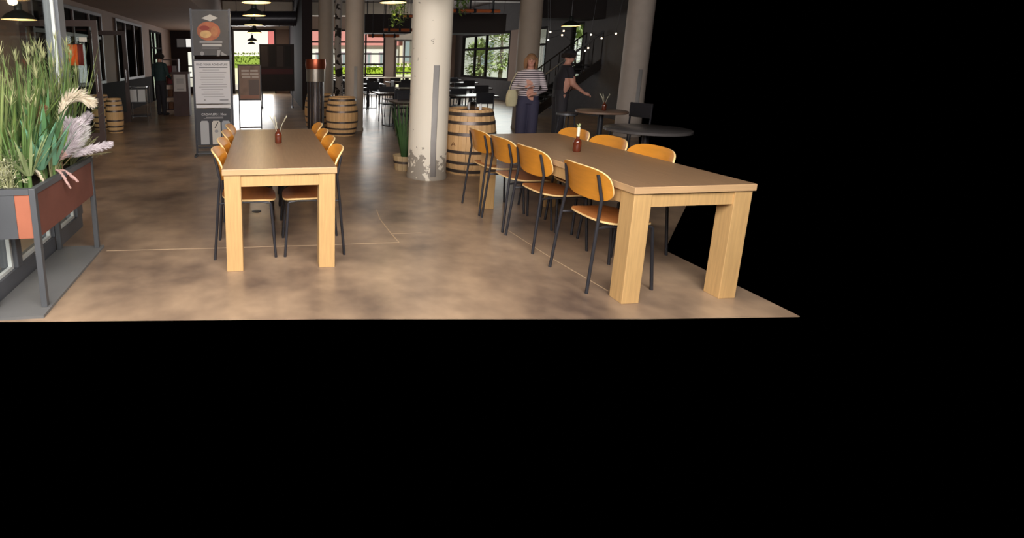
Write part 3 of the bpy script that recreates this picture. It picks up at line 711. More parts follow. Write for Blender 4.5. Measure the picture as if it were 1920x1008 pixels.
lb(PX1 - t_ - .085, PX1 - t_, PY0 + .008, PY0 + .028, .455, PZ - .035, 'end_panel', RUST2)
lb(PX0 + t_, PX1 - t_ - .085, PY0 + .004, PY0 + .026, .455, PZ - .035, 'end_plate', DG)
lb(PX0 + .028, PX1 - .028, PY0 + .028, PY1 - .03, .455, .47, 'bottom_panel', RUST)
lb(PX0 + .03, PX1 - .03, PY0 + .03, PY1 - .032, .47, .715, 'soil', mat('soil', rgb(58, 44, 34), .9))
# plants
def leafmat(nm, c, v=.22): return mat(nm, c, .6, var=v, scale=6, spec=.3)
GR = [leafmat('grass_olive', rgb(124, 138, 84)), leafmat('grass_green', rgb(94, 122, 68)), leafmat('grass_pale', rgb(164, 166, 122))]
SZ = .715
def tall_grass(x, y, h, n, seed, label, mt, spread=.25):
    rd = random.Random(seed); t = thing('grass_plant', label, 'plant', (x, y, SZ), 0, 'grasses in the steel planter')
    q = MB(); heads = MB()
    for i in range(n):
        a = rd.uniform(0, 2 * pi); s = rd.uniform(.02, spread); hh = h * rd.uniform(.6, 1)
        b = Vector((cos(a) * .035, sin(a) * .035, 0)); d = Vector((cos(a) * s, sin(a) * s, 1))
        if d.x + x > -1.2: d.x *= .5
        q.blade(b, d, hh, rd.uniform(.006, .011), rd.uniform(.1, .75), 7, rd.uniform(-1, 1))
        if i % 6 == 0:                     # feathery flower head like a small fan
            tip = b + d.normalized() * hh * rd.uniform(.9, 1.02)
            q.tube([b, b + d.normalized() * hh * .55 + Vector((0, 0, .01)), tip], .0022, 4)
            for k in range(10):
                e = Vector((rd.gauss(0, .38), rd.gauss(0, .38), 1)); heads.blade(tip - Vector((0, 0, .02)), e, rd.uniform(.05, .1), .005, .25, 3)
    q.build('blades', mt, t); heads.build('flower_heads', GR[2], t, kind='stuff'); return t
lab = ['tall olive grass at the entrance end of the steel planter', 'tall green grass with feathery heads next to the glazed screen', 'tall pale grass beside the screen corner post', 'upright green grass in the planter middle',
       'thin green grass behind the white plumes', 'yellow-green grass tuft at the planter rim', 'olive grass at the far end of the planter', 'dense green grass near the entrance end post']
spots = [(-1.60, 3.12, .90, 70, 0), (-1.56, 3.36, .84, 70, 1), (-1.60, 3.60, .86, 60, 0), (-1.52, 3.80, .92, 70, 1), (-1.47, 3.93, .98, 70, 0), (-1.42, 3.42, .40, 60, 2), (-1.60, 3.92, .98, 60, 0), (-1.47, 3.16, .60, 80, 1)]
for i, (x, y, h, n, k) in enumerate(spots): tall_grass(x, y, h, n, 20 + i, lab[i], GR[k], .26 if i != 5 else .7)
def broad(x, y, n, ln, wd, mt, label, seed, tilt=.5):
    rd = random.Random(seed); t = thing('yucca_plant', label, 'plant', (x, y, SZ), 0, 'broad-leaved plants in the steel planter')
    for i in range(n):
        a = 2 * pi * i / n + rd.uniform(-.2, .2); s = rd.uniform(.25, tilt + .25)
        q = MB(); q.blade((cos(a) * .02, sin(a) * .02, .1), (cos(a) * s, sin(a) * s, 1), ln * rd.uniform(.7, 1), wd, rd.uniform(.2, .6), 6, 0)
        q.build('leaf', mt, t)
    MB().tube([(0, 0, 0), (0, 0, .13)], .012, 8).build('stem', GR[1], t); return t
BLUEG = leafmat('blue_green_leaf', rgb(120, 172, 140), .12)
broad(-1.40, 3.26, 14, .40, .036, BLUEG, 'blue-green yucca with broad pointed leaves in planter', 31)
broad(-1.44, 3.42, 12, .56, .036, leafmat('mid_green_leaf', rgb(92, 134, 88), .15), 'tall mid-green yucca behind the blue-green one', 32, .35)
broad(-1.39, 3.52, 18, .32, .018, leafmat('fresh_green_leaf', rgb(136, 178, 84), .15), 'fresh green narrow-leaved plant at planter rim', 33, .8)
broad(-1.55, 3.24, 16, .66, .026, leafmat('olive_leaf', rgb(112, 134, 72), .2), 'olive arching long-leaved plant near the entrance end post', 34, .7)
broad(-1.48, 3.70, 18, .62, .022, leafmat('leaf_green2', rgb(98, 130, 70), .2), 'green arching long-leaved plant behind the cream plume', 35, .6)
broad(-1.58, 3.46, 16, .78, .02, leafmat('leaf_green3', rgb(122, 146, 84), .2), 'tall loose long-leaved plant by the glazed screen', 36, .4)
broad(-1.40, 3.10, 16, .30, .02, leafmat('sage_leaf', rgb(146, 160, 112), .2), 'low sage green tuft behind the end rail', 37, .7)
broad(-1.38, 3.40, 12, .30, .034, BLUEG, 'second blue-green yucca leaning over the rim', 38, .9)
def plume(p, path, r, m, label, seed, n=900):
    """pampas stem with a feathery plume; path: offsets from the base, plume sits on the last part"""
    rd = random.Random(seed); t = thing('pampas_plume', label, 'plant', p, 0, 'pampas plumes in the steel planter')
    P_ = [Vector(v) for v in path]
    def at(u):
        f = u * (len(P_) - 1); i = min(int(f), len(P_) - 2); a, b = P_[i], P_[i + 1]; c0 = P_[max(i - 1, 0)]; d0 = P_[min(i + 2, len(P_) - 1)]; w_ = f - i
        return .5 * ((2 * a) + (b - c0) * w_ + (2 * c0 - 5 * a + 4 * b - d0) * w_ ** 2 + (3 * a - c0 - 3 * b + d0) * w_ ** 3)
    MB().tube([at(i / 14) for i in range(15)], .003, 6).build('stem', mat('straw_stem', rgb(186, 166, 124), .7), t)
    q = MB()
    q.tube([at(.45 + .55 * i / 12) for i in range(13)], [r * .45 * sin(pi * (.12 + .8 * i / 12)) for i in range(13)], 8)
    for i in range(n):
        u = rd.uniform(.42, 1); c = at(u); tg = (at(min(u + .03, 1)) - at(u - .03)).normalized()
        o_ = Vector((rd.gauss(0, 1), rd.gauss(0, 1), rd.gauss(0, 1))); o_ -= tg * o_.dot(tg); o_.normalize()
        k = sin(pi * min(1, max(0.1, (u - .38) / .66))) ** .6
        q.blade(c, tg * 1.1 + o_ * .75, r * 1.5 * k * rd.uniform(.6, 1.2), .005, .25, 2, rd.uniform(0, 3))
    q.build('plume', m, t); return t
LAV = mat('lavender_plume', rgb(216, 206, 212), .9, var=.1, scale=8); CREAM = mat('cream_plume', rgb(228, 216, 196), .9, var=.1, scale=8); PINK = mat('pink_plume', rgb(214, 178, 172), .9, var=.1, scale=8)
def off(px, py, Y, base): return AY(px, py, Y) - Vector(base)
b0 = (-1.42, 3.66, SZ)
plume(b0, [(0, 0, 0), off(118, 300, 3.62, b0), off(158, 283, 3.62, b0), off(208, 270, 3.64, b0)], .04, LAV, 'lavender plume leaning far out over the floor', 41)
b0 = (-1.45, 3.72, SZ)
plume(b0, [(0, 0, 0), off(118, 285, 3.7, b0), off(140, 250, 3.72, b0), off(166, 216, 3.74, b0)], .05, LAV, 'upright grey-lavender plume above the leaning one', 42)
b0 = (-1.50, 3.60, SZ)
plume(b0, [(0, 0, 0), off(118, 270, 3.6, b0), off(118, 205, 3.6, b0), off(140, 184, 3.6, b0), off(172, 192, 3.6, b0)], .06, CREAM, 'cream plume arching over at the top', 43, 1300)
b0 = (-1.48, 3.55, SZ)
plume(b0, [(0, 0, 0), off(108, 306, 3.5, b0), off(126, 275, 3.5, b0), off(132, 232, 3.5, b0)], .085, LAV, 'wide pale lavender plume at the planter middle', 44, 1300)
b0 = (-1.46, 3.62, SZ)
plume(b0, [(0, 0, 0), off(128, 300, 3.6, b0), off(148, 268, 3.6, b0), off(158, 240, 3.6, b0)], .05, mat('white_plume', rgb(226, 222, 222), .9), 'white plume between the two lavender plumes', 50, 900)
b0 = (-1.40, 3.45, SZ)
plume(b0, [(0, 0, 0), off(92, 318, 3.42, b0), off(104, 300, 3.42, b0), off(116, 288, 3.42, b0)], .035, PINK, 'small pink plume low by the rim', 45, 600)
b0 = (-1.40, 3.52, SZ)
plume(b0, [(0, 0, 0), off(96, 318, 3.42, b0), off(112, 322, 3.4, b0), off(132, 352, 3.4, b0)], .014, PINK, 'drooping pinkish seed head hanging over the rust panel', 46, 300)
b0 = (-1.39, 3.56, SZ)
plume(b0, [(0, 0, 0), off(104, 318, 3.5, b0), off(124, 322, 3.48, b0), off(146, 340, 3.48, b0)], .014, PINK, 'second drooping seed head over the rust panel, further along', 47, 300)
b0 = (-1.40, 3.30, SZ)
plume(b0, [(0, 0, 0), off(62, 320, 3.2, b0), off(70, 322, 3.2, b0), off(82, 340, 3.2, b0)], .012, CREAM, 'small cream seed head hanging near the end post', 48, 250)
b0 = (-1.56, 3.46, SZ)
plume(b0, [(0, 0, 0), off(74, 270, 3.45, b0), off(76, 225, 3.45, b0), off(82, 200, 3.45, b0)], .03, mat('russet_plume', rgb(150, 104, 76), .9), 'russet brown plume among the grasses', 49, 500)
for i, (px, py, y) in enumerate(((8, 300, 3.08), (34, 296, 3.14), (150, 245, 3.85), (172, 262, 3.9), (4, 330, 3.05))):
    b0 = Vector((-1.50 if i != 2 and i != 3 else -1.44, y, SZ)); rd = random.Random(60 + i); t = thing('filler_sprig', ['white-flecked sprig by the end rail of the planter', 'pale sprig with tiny flowers beside the end rail', 'grey-green feathery sprig behind the lavender plumes', 'fine pale sprig at the far end of planter', 'low cream sprig in the planter end corner'][i], 'plant', b0, 0, 'filler sprigs in the steel planter')
    tip = AY(px, py, y) - b0; q = MB(); q2 = MB()
    for k in range(26):
        e = tip + Vector((rd.gauss(0, .05), rd.gauss(0, .04), rd.gauss(0, .05))); q.tube([(0, 0, 0), e * .5 + Vector((0, 0, .03)), e], .0016, 4)
        for j in range(7): q2.blade(e * rd.uniform(.6, 1), (rd.gauss(0, 1), rd.gauss(0, 1), rd.uniform(0, 1)), .03, .009, .2, 2)
    q.build('stems', GR[2], t); q2.build('flecks', mat('fleck_pale', rgb(188, 188, 158), .8), t, kind='stuff')
# ================================================================== PEOPLE
def loft(mb, secs, n=20):
    vs = []; fs = []
    for (x, y, z, rx, ry) in secs:
        for k in range(n): a = 2 * pi * k / n; vs.append((x + rx * cos(a), y + ry * sin(a), z))
    for i in range(len(secs) - 1):
        for k in range(n): fs.append((i * n + k, i * n + (k + 1) % n, (i + 1) * n + (k + 1) % n, (i + 1) * n + k))
    fs.append(tuple(range(n - 1, -1, -1))); fs.append(tuple((len(secs) - 1) * n + k for k in range(n)))
    mb.add(vs, fs)
SKIN = mat('skin', rgb(214, 156, 136), .6)
def hand(mb, wrist, d, palm_n, side, curl=.5):
    wrist = Vector(wrist); d = Vector(d).normalized(); n = Vector(palm_n); n = (n - d * n.dot(d)).normalized(); sd = d.cross(n) * side
    loftpts = [wrist, wrist + d * .03, wrist + d * .06, wrist + d * .085]
    mb.tube([p for p in loftpts], [.024, .028, .033, .030], 12)
    for i, (o, ln) in enumerate(((-.026, .062), (-.009, .072), (.009, .068), (.025, .052))):
        b = wrist + d * .08 + sd * o; c1 = b + (d * .8 + n * curl * .4).normalized() * ln * .45; c2 = c1 + (d * .5 + n * curl).normalized() * ln * .35; c3 = c2 + (d * .1 + n * curl).normalized() * ln * .25
        mb.tube([b, c1, c2, c3], [.010, .0095, .009, .008], 8)
    b = wrist + d * .025 - sd * .026; mb.tube([b, b + (d * .6 - sd * .8).normalized() * .035, b + (d * .9 - sd * .4 + n * .4).normalized() * .07], [.012, .011, .009], 8)
def person(label, loc, rz, H, arms, matfn, mats, hip_w=.165, waist=.14, chest=.165, lean=0.0, leg_r=(.095, .07, .05), stance=.09, loose=0.0, head_yaw=0.0, group=None):
    """arms: list of (side, elbow, wrist, hand_dir, palm_normal); built facing -Y at 1.70 m, scaled to H"""
    t = thing('person', label, 'person', loc, rz, group); t.scale = (H / 1.70,) * 3
    m = MB()
    L = lambda z: -lean * max(0, z - .9)
    loft(m, [(0, .01, .84, hip_w * .92, .12), (0, .01, .92, hip_w, .128), (0, L(1.05), 1.06, waist + loose, .105 + loose), (0, L(1.2), 1.2, chest * .97 + loose, .118 + loose), (0, L(1.32), 1.32, chest + .012, .118), (0, L(1.40), 1.41, chest - .01, .092), (0, L(1.45), 1.455, .075, .066)], 24)
    hx = L(1.6)
    m.tube([(0, L(1.4), 1.40), (0, hx - .01, 1.54)], [.06, .054], 14)
    hc = Vector((0, hx - .015, 1.595)); qz = Matrix.Rotation(head_yaw, 3, 'Z')
    def hp(x, y, z): return hc + qz @ Vector((x, y, z))
    m.ball(hp(0, .005, .015), 1, 20, 14, sc=(.077, .095, .098)); m.ball(hp(0, -.025, -.055), 1, 16, 10, sc=(.055, .062, .058))
    m.tube([hp(0, -.085, .02), hp(0, -.104, -.012), hp(0, -.088, -.022)], [.009, .013, .008], 8)
    for s in (-1, 1): m.ball(hp(s * .077, .012, -.005), 1, 10, 8, sc=(.012, .02, .03))
    for s in (-1, 1):
        m.tube([(s * .085, .01, .90), (s * (stance), .0, .48), (s * (stance + .005), .02, .07)], [leg_r[0], leg_r[1], leg_r[2]], 16)
        m.tube([(s * (stance + .005), .05, .04), (s * (stance + .008), -.06, .035), (s * (stance + .012), -.15, .028)], [.042, .04, .03], 12)
    for (s, e, w_, hd, pn) in arms:
        sh = Vector((s * (chest + .005), L(1.38), 1.375)); e = Vector(e); w_ = Vector(w_)
        m.tube([Vector((s * chest * .6, L(1.38), 1.385)), sh, sh.lerp(e, .5), e, e.lerp(w_, .45), w_], [.06, .058, .05 + loose * .3, .042 + loose * .3, .038, .026], 14)
        hand(m, w_, hd, pn, s)
    me = bpy.data.meshes.new('tmp'); me.from_pydata(m.v, [], m.f); o = bpy.data.objects.new('tmp', me); COL.objects.link(o)
    rm = o.modifiers.new('r', 'REMESH'); rm.mode = 'VOXEL'; rm.voxel_size = .0085
    sm = o.modifiers.new('s', 'SMOOTH'); sm.iterations = 4; sm.factor = .5
    me2 = bpy.data.meshes.new_from_object(o.evaluated_get(bpy.context.evaluated_depsgraph_get())); bpy.data.objects.remove(o)
    me2.materials.clear()
    for x in mats: me2.materials.append(x)
    wr = [(Vector(a[2]), Vector(a[3]).normalized()) for a in arms]
    for p in me2.polygons: p.material_index = matfn(p.center, wr); p.use_smooth = True
    b = bpy.data.objects.new('body', me2); COL.objects.link(b); b.parent = t
    for s in (-1, 1): MB().ball(hp(s * .03, -.083, .018), 1, 8, 6, sc=(.011, .006, .007)).build('eye', mat('eye_dark', rgb(50, 38, 34), .3), t)
    MB().ball(hp(0, -.082, -.052), 1, 10, 6, sc=(.022, .008, .006)).build('mouth', mat('lip', rgb(168, 92, 86), .5), t)
    return t, hp, hc
def hair(t, hp, m, length, name='hair', fringe=.03):
    q = MB(); vs = []; n, k_ = 28, 12
    for i in range(k_ + 1):
        th = pi / 2 * i / k_ * 1.0
        for k in range(n):
            a = 2 * pi * k / n
            if i < k_ * .55: pass
            x, y, z = .092 * sin(th) * cos(a), .108 * sin(th) * sin(a), .112 * cos(th)
            vs.append(hp(x, y + .008, z + .022))
    fs = [(i * n + k, i * n + (k + 1) % n, (i + 1) * n + (k + 1) % n, (i + 1) * n + k) for i in range(k_) for k in range(n)]
    q.add(vs, fs)
    rd = random.Random(5)
    if length:
        for i in range(260):                 # locks round the sides and back, leaving the face open
            a = rd.uniform(-.75, pi + .75); r = rd.uniform(.94, 1.08)
            p = hp(.09 * r * cos(a), .106 * r * sin(a) + .008, rd.uniform(.01, .06)); 
            e = [p, p + Vector((.015 * cos(a), .015 * sin(a), -length * .5)), p + Vector((.008 * cos(a), .008 * sin(a), -length * rd.uniform(.8, 1.05)))]
            q.tube(e, [.011, .013, .005], 5)
    return q.build(name, m, t)
def stripe_mat():
    m = bpy.data.materials.new('striped_knit'); m.use_nodes = True; n, l = nodes_of(m); b = n['Principled BSDF']; b.inputs['Roughness'].default_value = .8
    tc = n.new('ShaderNodeTexCoord'); sx = n.new('ShaderNodeSeparateXYZ'); l.new(tc.outputs['Object'], sx.inputs[0])
    mu = n.new('ShaderNodeMath'); mu.operation = 'MULTIPLY'; mu.inputs[1].default_value = 27; l.new(sx.outputs[2], mu.inputs[0])
    fr = n.new('ShaderNodeMath'); fr.operation = 'FRACT'; l.new(mu.outputs[0], fr.inputs[0]); gt = n.new('ShaderNodeMath'); gt.operation = 'GREATER_THAN'; gt.inputs[1].default_value = .42; l.new(fr.outputs[0], gt.inputs[0])
    mx = n.new('ShaderNodeMix'); mx.data_type = 'RGBA'; mx.inputs[6].default_value = rgb(72, 58, 70); mx.inputs[7].default_value = rgb(226, 214, 218)
    l.new(gt.outputs[0], mx.inputs[0]); l.new(mx.outputs[2], b.inputs['Base Color']); return m
def near_hand(c, wr, k=.012): return any((c - w_).dot(d) > -k and (c - w_).length < .17 for w_, d in wr)
NAVY = mat('navy_trousers', rgb(62, 60, 84), .8)
def fw(c, wr):
    if near_hand(c, wr): return 0
    if c.z > 1.447: return 0
    if c.z < .985 and abs(c.x) < .2 and c.y > -.16: return 2
    return 1
W, hpw, _ = person('person with short fair hair in striped long-sleeved top and navy trousers', (AY(993, 150, 8).x, 8.0, 0), -.38, 1.56,
    [(-1, (-.27, -.02, 1.10), (-.075, -.235, 1.15), (.85, -.35, .2), (0, .4, -1)), (1, (.27, 0, 1.09), (.09, -.22, 1.03), (-.85, -.3, -.1), (0, .4, -1))], fw, [SKIN, stripe_mat(), NAVY], loose=.018, leg_r=(.115, .1, .085), waist=.155, hip_w=.178)
hair(W, hpw, mat('fair_hair', rgb(152, 112, 80), .6, var=.2, scale=30), .15)
ph = MB().box(-.035, .035, -.004, .004, -.07, .07).build('mobile_phone', mat('phone_white', rgb(206, 200, 204), .4), smooth=False, bevel=.003)
wl = W.matrix_basis @ Vector((-.0, -.285, 1.17)); ph.location = wl; ph.rotation_euler = (R(60), 0, R(60)); tag(ph, 'small pale mobile phone held by the person in stripes', 'phone')
# shoulder bag at her side
q = MB(); loft(q, [(0, 0, .0, .10, .05), (0, 0, .06, .13, .07), (0, 0, .2, .12, .06), (0, 0, .28, .08, .03)], 16)
bg = thing('shoulder_bag', 'cream fabric shoulder bag hanging beside the person in stripes', 'bag', (AY(959, 185, 7.9).x, 7.9, .74), -.3); bg.scale = (.72, .72, .95)
q.build('bag_body', mat('cream_fabric', rgb(206, 196, 160), .8, var=.08, scale=10), bg)
MB().tube([(-.07, 0, .26), (-.02, 0, .42), (.06, -.01, .55), (.085, 0, .58)], .008, 6).build('strap', mat('cream_fabric', rgb(206, 196, 160), .8), bg)
BLK = mat('black_cloth', rgb(46, 42, 48), .9)
def fm(c, wr):
    if c.z > 1.44: return 0
    if c.x < -.13 and ((c.z < 1.24 and c.y < -.09) or (c.z < 1.2 and c.x < -.2)): return 0
    if near_hand(c, wr): return 0
    if c.z < .98: return 2
    return 1
M_, hpm, hcm = person('person in black cap, black shirt and dark trousers reaching forward', (AY(1054, 150, 8.8).x, 8.8, 0), R(80), 1.64,
    [(-1, (-.245, -.10, 1.10), (-.235, -.33, .93), (0, -.9, -.3), (0, -.2, -1)), (1, (.25, -.05, 1.08), (.2, -.27, 1.0), (-.2, -1, 0), (0, 0, -1))], fm, [SKIN, BLK, mat('dark_trousers', rgb(56, 54, 60), .8)], lean=.12, chest=.175, waist=.17, loose=.05, hip_w=.2, leg_r=(.12, .09, .06), head_yaw=-.1)
q = MB(); vs = []; n = 28
for i in range(9):
    th = pi / 2 * i / 8
    for k in range(n): a = 2 * pi * k / n; vs.append(hpm(.092 * sin(th) * cos(a), .112 * sin(th) * sin(a) + .004, .108 * cos(th) + .028))
q.add(vs, [(i * n + k, i * n + (k + 1) % n, (i + 1) * n + (k + 1) % n, (i + 1) * n + k) for i in range(8) for k in range(n)])
vs = []
for j in (0, 1):
    for i in range(9): a = pi + pi * i / 8; vs.append(hpm(.088 * cos(a), .1 * sin(a) - .09 * j * sin(pi * i / 8) + .004, .034 - .012 * j))
q.add(vs, [(i, i + 1, i + 10, i + 9) for i in range(8)])
c_ = q.build('cap', mat('black_cap', rgb(34, 32, 34), .8), M_); sd_ = c_.modifiers.new('s', 'SOLIDIFY'); sd_.thickness = .006; c_['label'] = 'black baseball cap'
hair(M_, hpm, mat('dark_hair', rgb(46, 36, 32), .7), .04, 'hair')
def fs_(c, wr):
    if near_hand(c, wr): return 0
    if c.z > 1.45: return 0
    return 2 if c.z < .95 and abs(c.x) < .2 else 1
S_, hps, _ = person('person in dark teal jacket and black trousers beside the host stand', (AY(301, 150, 14.2).x, 14.2, 0), R(150), 1.66,
    [(-1, (-.26, 0, 1.1), (-.2, -.2, 1.0), (.3, -1, 0), (0, 0, -1)), (1, (.26, 0, 1.1), (.2, -.2, 1.0), (-.3, -1, 0), (0, 0, -1))], fs_, [SKIN, mat('dark_teal', rgb(40, 62, 64), .8), BLK], loose=.02)
hair(S_, hps, mat('black_hair', rgb(30, 26, 26), .7), .08)
# ================================================================== OVERHEAD
SHO = mat('lamp_dark_green', rgb(50, 54, 52), .35, metal=.3); SHI = mat('lamp_cream_inside', rgb(232, 206, 160), .5); BULB = mat('warm_bulb', rgb(255, 214, 140), .5, emit=14)
def pendant():
    t = thing('pendant_lamp', 'x', 'lamp', group='dark barn pendant lamps')
    MB().lathe([(.21, 0), (.205, .012), (.15, .07), (.075, .11), (.05, .125), (.046, .2), (.03, .225), (.012, .235)], 32, capb=False, capt=True).build('shade', SHO, t)
    MB().lathe([(.205, .003), (.20, .012), (.146, .064), (.072, .104), (.04, .115)], 32, capb=False).build('shade_lining', SHI, t)
    MB().ball((0, 0, .055), .04, 14, 10).build('bulb', BULB, t)
    MB().tube([(0, 0, 0), (0, 0, 1)], .008, 6).build('cord', BLACK, t).location = (0, 0, .23)
    return t
PD = pendant(); pf = [True]
def lamp(px, py, Y, label, power=7):
    p = AY(px, py, Y)
    if pf[0]: pf[0] = False; o = PD; o.location = p
    else: o = dup(PD, p, 0)
    o['label'] = label
    for c in o.children:
        if c.name.startswith('cord'): c.scale = (1, 1, (2.7 if p.x < -1.5 else 3.6) - p.z - .23)
    l = bpy.data.lights.new('pendant_glow', 'POINT'); l.energy = power; l.color = (1, .8, .52); l.shadow_soft_size = .05
    lo = bpy.data.objects.new('pendant_glow', l); COL.objects.link(lo); lo.location = p + Vector((0, 0, -.02))
    return o
nth = ['nearest the entrance', 'second from the entrance', 'third from the entrance', 'fourth from the entrance', 'fifth from the entrance', 'sixth from the entrance']
for i, (px, py, Y) in enumerate([(480.5, 5, 7.5), (476.5, 29.5, 9.5), (475.2, 47, 12.0), (477, 61, 15.2), (473, 77, 20.4), (471.5, 83, 22.2)]):
    lamp(px, py, Y, f'dark barn pendant lamp in the row leading to the doorway, {nth[i]}')
lamp(737, 5, 8.1, 'dark barn pendant lamp with vines beside the flaking column'); lamp(1070, 49, 11.6, 'dark barn pendant lamp above the stairs by the charcoal wall')
lamp(36, 37, 7.2, 'dark barn pendant lamp seen through the glazed entrance screen')
# ducts and pipes
a, b = AY(430, 35, 18), AY(562, 35, 18)
dt = thing('air_duct', 'long dark round air duct below the pale beam', 'duct', (0, 18, 0))
DUCT = mat('dark_duct', rgb(62, 60, 66), .35, metal=.4)
MB().tube([(a.x, 0, a.z), (b.x, 0, b.z)], .25, 28).build('duct', DUCT, dt)
for k in range(5):
    x = a.x + (b.x - a.x) * (k + .5) / 5; MB().tube([(x - .02, 0, a.z), (x + .02, 0, a.z)], .258, 28).build('joint_ring', DUCT, dt)
    if k % 2 == 0: MB().tube([(x, 0, a.z + .2), (x, 0, 3.6)], .01, 6).build('hanger', BLACK, dt)
def dark_box(px0, px1, y0, y1, Y, dp, label):
    a, b = AY(px0, y1, Y), AY(px1, y0, Y); t = thing('dark_box', label, 'duct', ((a.x + b.x) / 2, Y, 0)); w_ = (b.x - a.x) / 2
    MB().box(-w_, w_, 0, dp, a.z, min(b.z, 3.3)).build('duct', mat('black_hazed', rgb(60, 55, 55), .8, spec=.1), t, smooth=False)  # black lifted a little to put the haze into its colour
    for s in (-.8, 0, .8): MB().box(s * w_ - .015, s * w_ + .015, dp / 2 - .015, dp / 2 + .015, min(b.z, 3.3), 3.6).build('hanger', BLACK, t, smooth=False)
    return t
dark_box(684, 772, 27, 62, 17.2, .8, 'black rectangular duct between grey column and flaking column')
dark_box(836, 950, 26, 62, 13.0, .9, 'black box added as ceiling darkness below orange pipe, beside the taupe column')  # block added to stand in for darkness under the ceiling
dark_box(1005, 1190, -2, 34, 12.6, .7, 'wide black rectangular duct by the charcoal wall')
OR = mat('orange_pipe', rgb(206, 110, 62), .45, metal=.1)
def pipe(px0, px1, y, Y, r, label):
    a, b = AY(px0, y, Y), AY(px1, y, Y); t = thing('orange_pipe', label, 'pipe', ((a.x + b.x) / 2, Y, a.z), 0); w_ = (b.x - a.x) / 2
    MB().tube([(-w_, 0, 0), (w_, 0, 0)], r, 12).build('pipe', OR, t)
    for s in (-.7, 0, .7): MB().tube([(s * w_ - .03, 0, 0), (s * w_ + .03, 0, 0)], r * 1.25, 12).build('clamp', BLACK, t); MB().tube([(s * w_, 0, r), (s * w_, 0, 3.6 - a.z)], .008, 6).build('hanger', BLACK, t)
pipe(842, 937, 20, 11.6, .04, 'bright orange pipe between flaking column and taupe column')
pipe(690, 748, 67, 16.4, .05, 'orange pipe across the top of the sectional door'); pipe(720, 778, 56, 15.0, .045, 'orange pipe beside the flaking column, above the door pipe')
pipe(748, 780, 30, 12.2, .03, 'short thin orange pipe near the vines by the flaking column')
# string lights
def string_lights(pts, Y, label):
    P3 = [AY(x, y, Y) for x, y in pts]; t = thing('string_lights', label, 'lights', P3[0]); o_ = P3[0]
    cab = []
    ends = [Vector((P3[0].x - .15, Y, 3.6))] + P3 + [Vector((P3[-1].x + .15, Y, 3.6))]
    for a, b in zip(ends[:-1], ends[1:]):
        for i in range(6): u = i / 6; cab.append(a.lerp(b, u) - o_ + Vector((0, 0, .035 - .08 * 4 * u * (1 - u) * min(1, (b - a).length) * .5)))
    cab.append(ends[-1] - o_); MB().tube(cab, .004, 5).build('cable', BLACK, t)
    for p in P3: bl = MB().ball(p - o_, .018, 10, 8).build('bulb', mat('string_bulb', rgb(255, 228, 180), .4, emit=8), t); MB().tube([p - o_ + Vector((0, 0, .02)), p - o_ + Vector((0, 0, .045))], .014, 8).build('socket', BLACK, bl)
string_lights([(1032, 60), (1057, 58), (1108, 65), (1128, 72), (1155, 63)], 10.9, 'string of small warm bulbs below the lamp by the charcoal wall')
string_lights([(1028, 75), (1054, 66), (1097, 95), (1103, 90)], 11.3, 'second lower string of small warm bulbs before the stairs')
string_lights([(919, 76), (937, 70)], 14.3, 'short string of two bulbs before the wide side window')
# hanging plants
VINE = leafmat('vine_leaf', rgb(96, 122, 58), .25)
def vine(px, py, Y, n, ln, label, seed):
    p = AY(px, py, Y); rd = random.Random(seed); t = thing('hanging_plant', label, 'plant', (p.x, Y, p.z), 0, 'hanging vines')
    MB().lathe([(.07, .12), (.11, .2), (.12, .3)], 18).build('pot', mat('black_pot', rgb(40, 38, 38), .6), t); MB().tube([(0, 0, .3), (0, 0, 3.6 - p.z)], .006, 6).build('chain', BLACK, t)
    q = MB(); st = MB()
    for i in range(n):
        a = rd.uniform(0, 2 * pi); l_ = ln * rd.uniform(.3, 1); r0 = .11
        pts = [(cos(a) * .05, sin(a) * .05, .3), (cos(a) * r0, sin(a) * r0, .32), (cos(a) * (r0 + .05), sin(a) * (r0 + .05), .15)] + [(cos(a) * (r0 + .06) + rd.gauss(0, .02), sin(a) * (r0 + .06) + rd.gauss(0, .02), .15 - l_ * k / 4) for k in range(1, 5)]
        st.tube(pts, .003, 4)
        for k in range(22):
            f = rd.uniform(0, len(pts) - 1.01); i0 = int(f); c = Vector(pts[i0]).lerp(Vector(pts[i0 + 1]), f - i0)
            q.blade(c, (rd.gauss(0, 1), rd.gauss(0, 1), rd.uniform(-.6, .4)), rd.uniform(.05, .08), .045, .5, 3)
    st.build('stems', VINE, t); q.build('leaves', VINE, t, kind='stuff')
vine(742, 22, 8.5, 9, .38, 'hanging vine in front of the lamp by the flaking column', 1)
vine(828, 2, 5.4, 7, .12, 'hanging vine just above the flaking column front', 2)
vine(878, 6, 9.0, 10, .42, 'hanging vine before the bright orange pipe', 3)

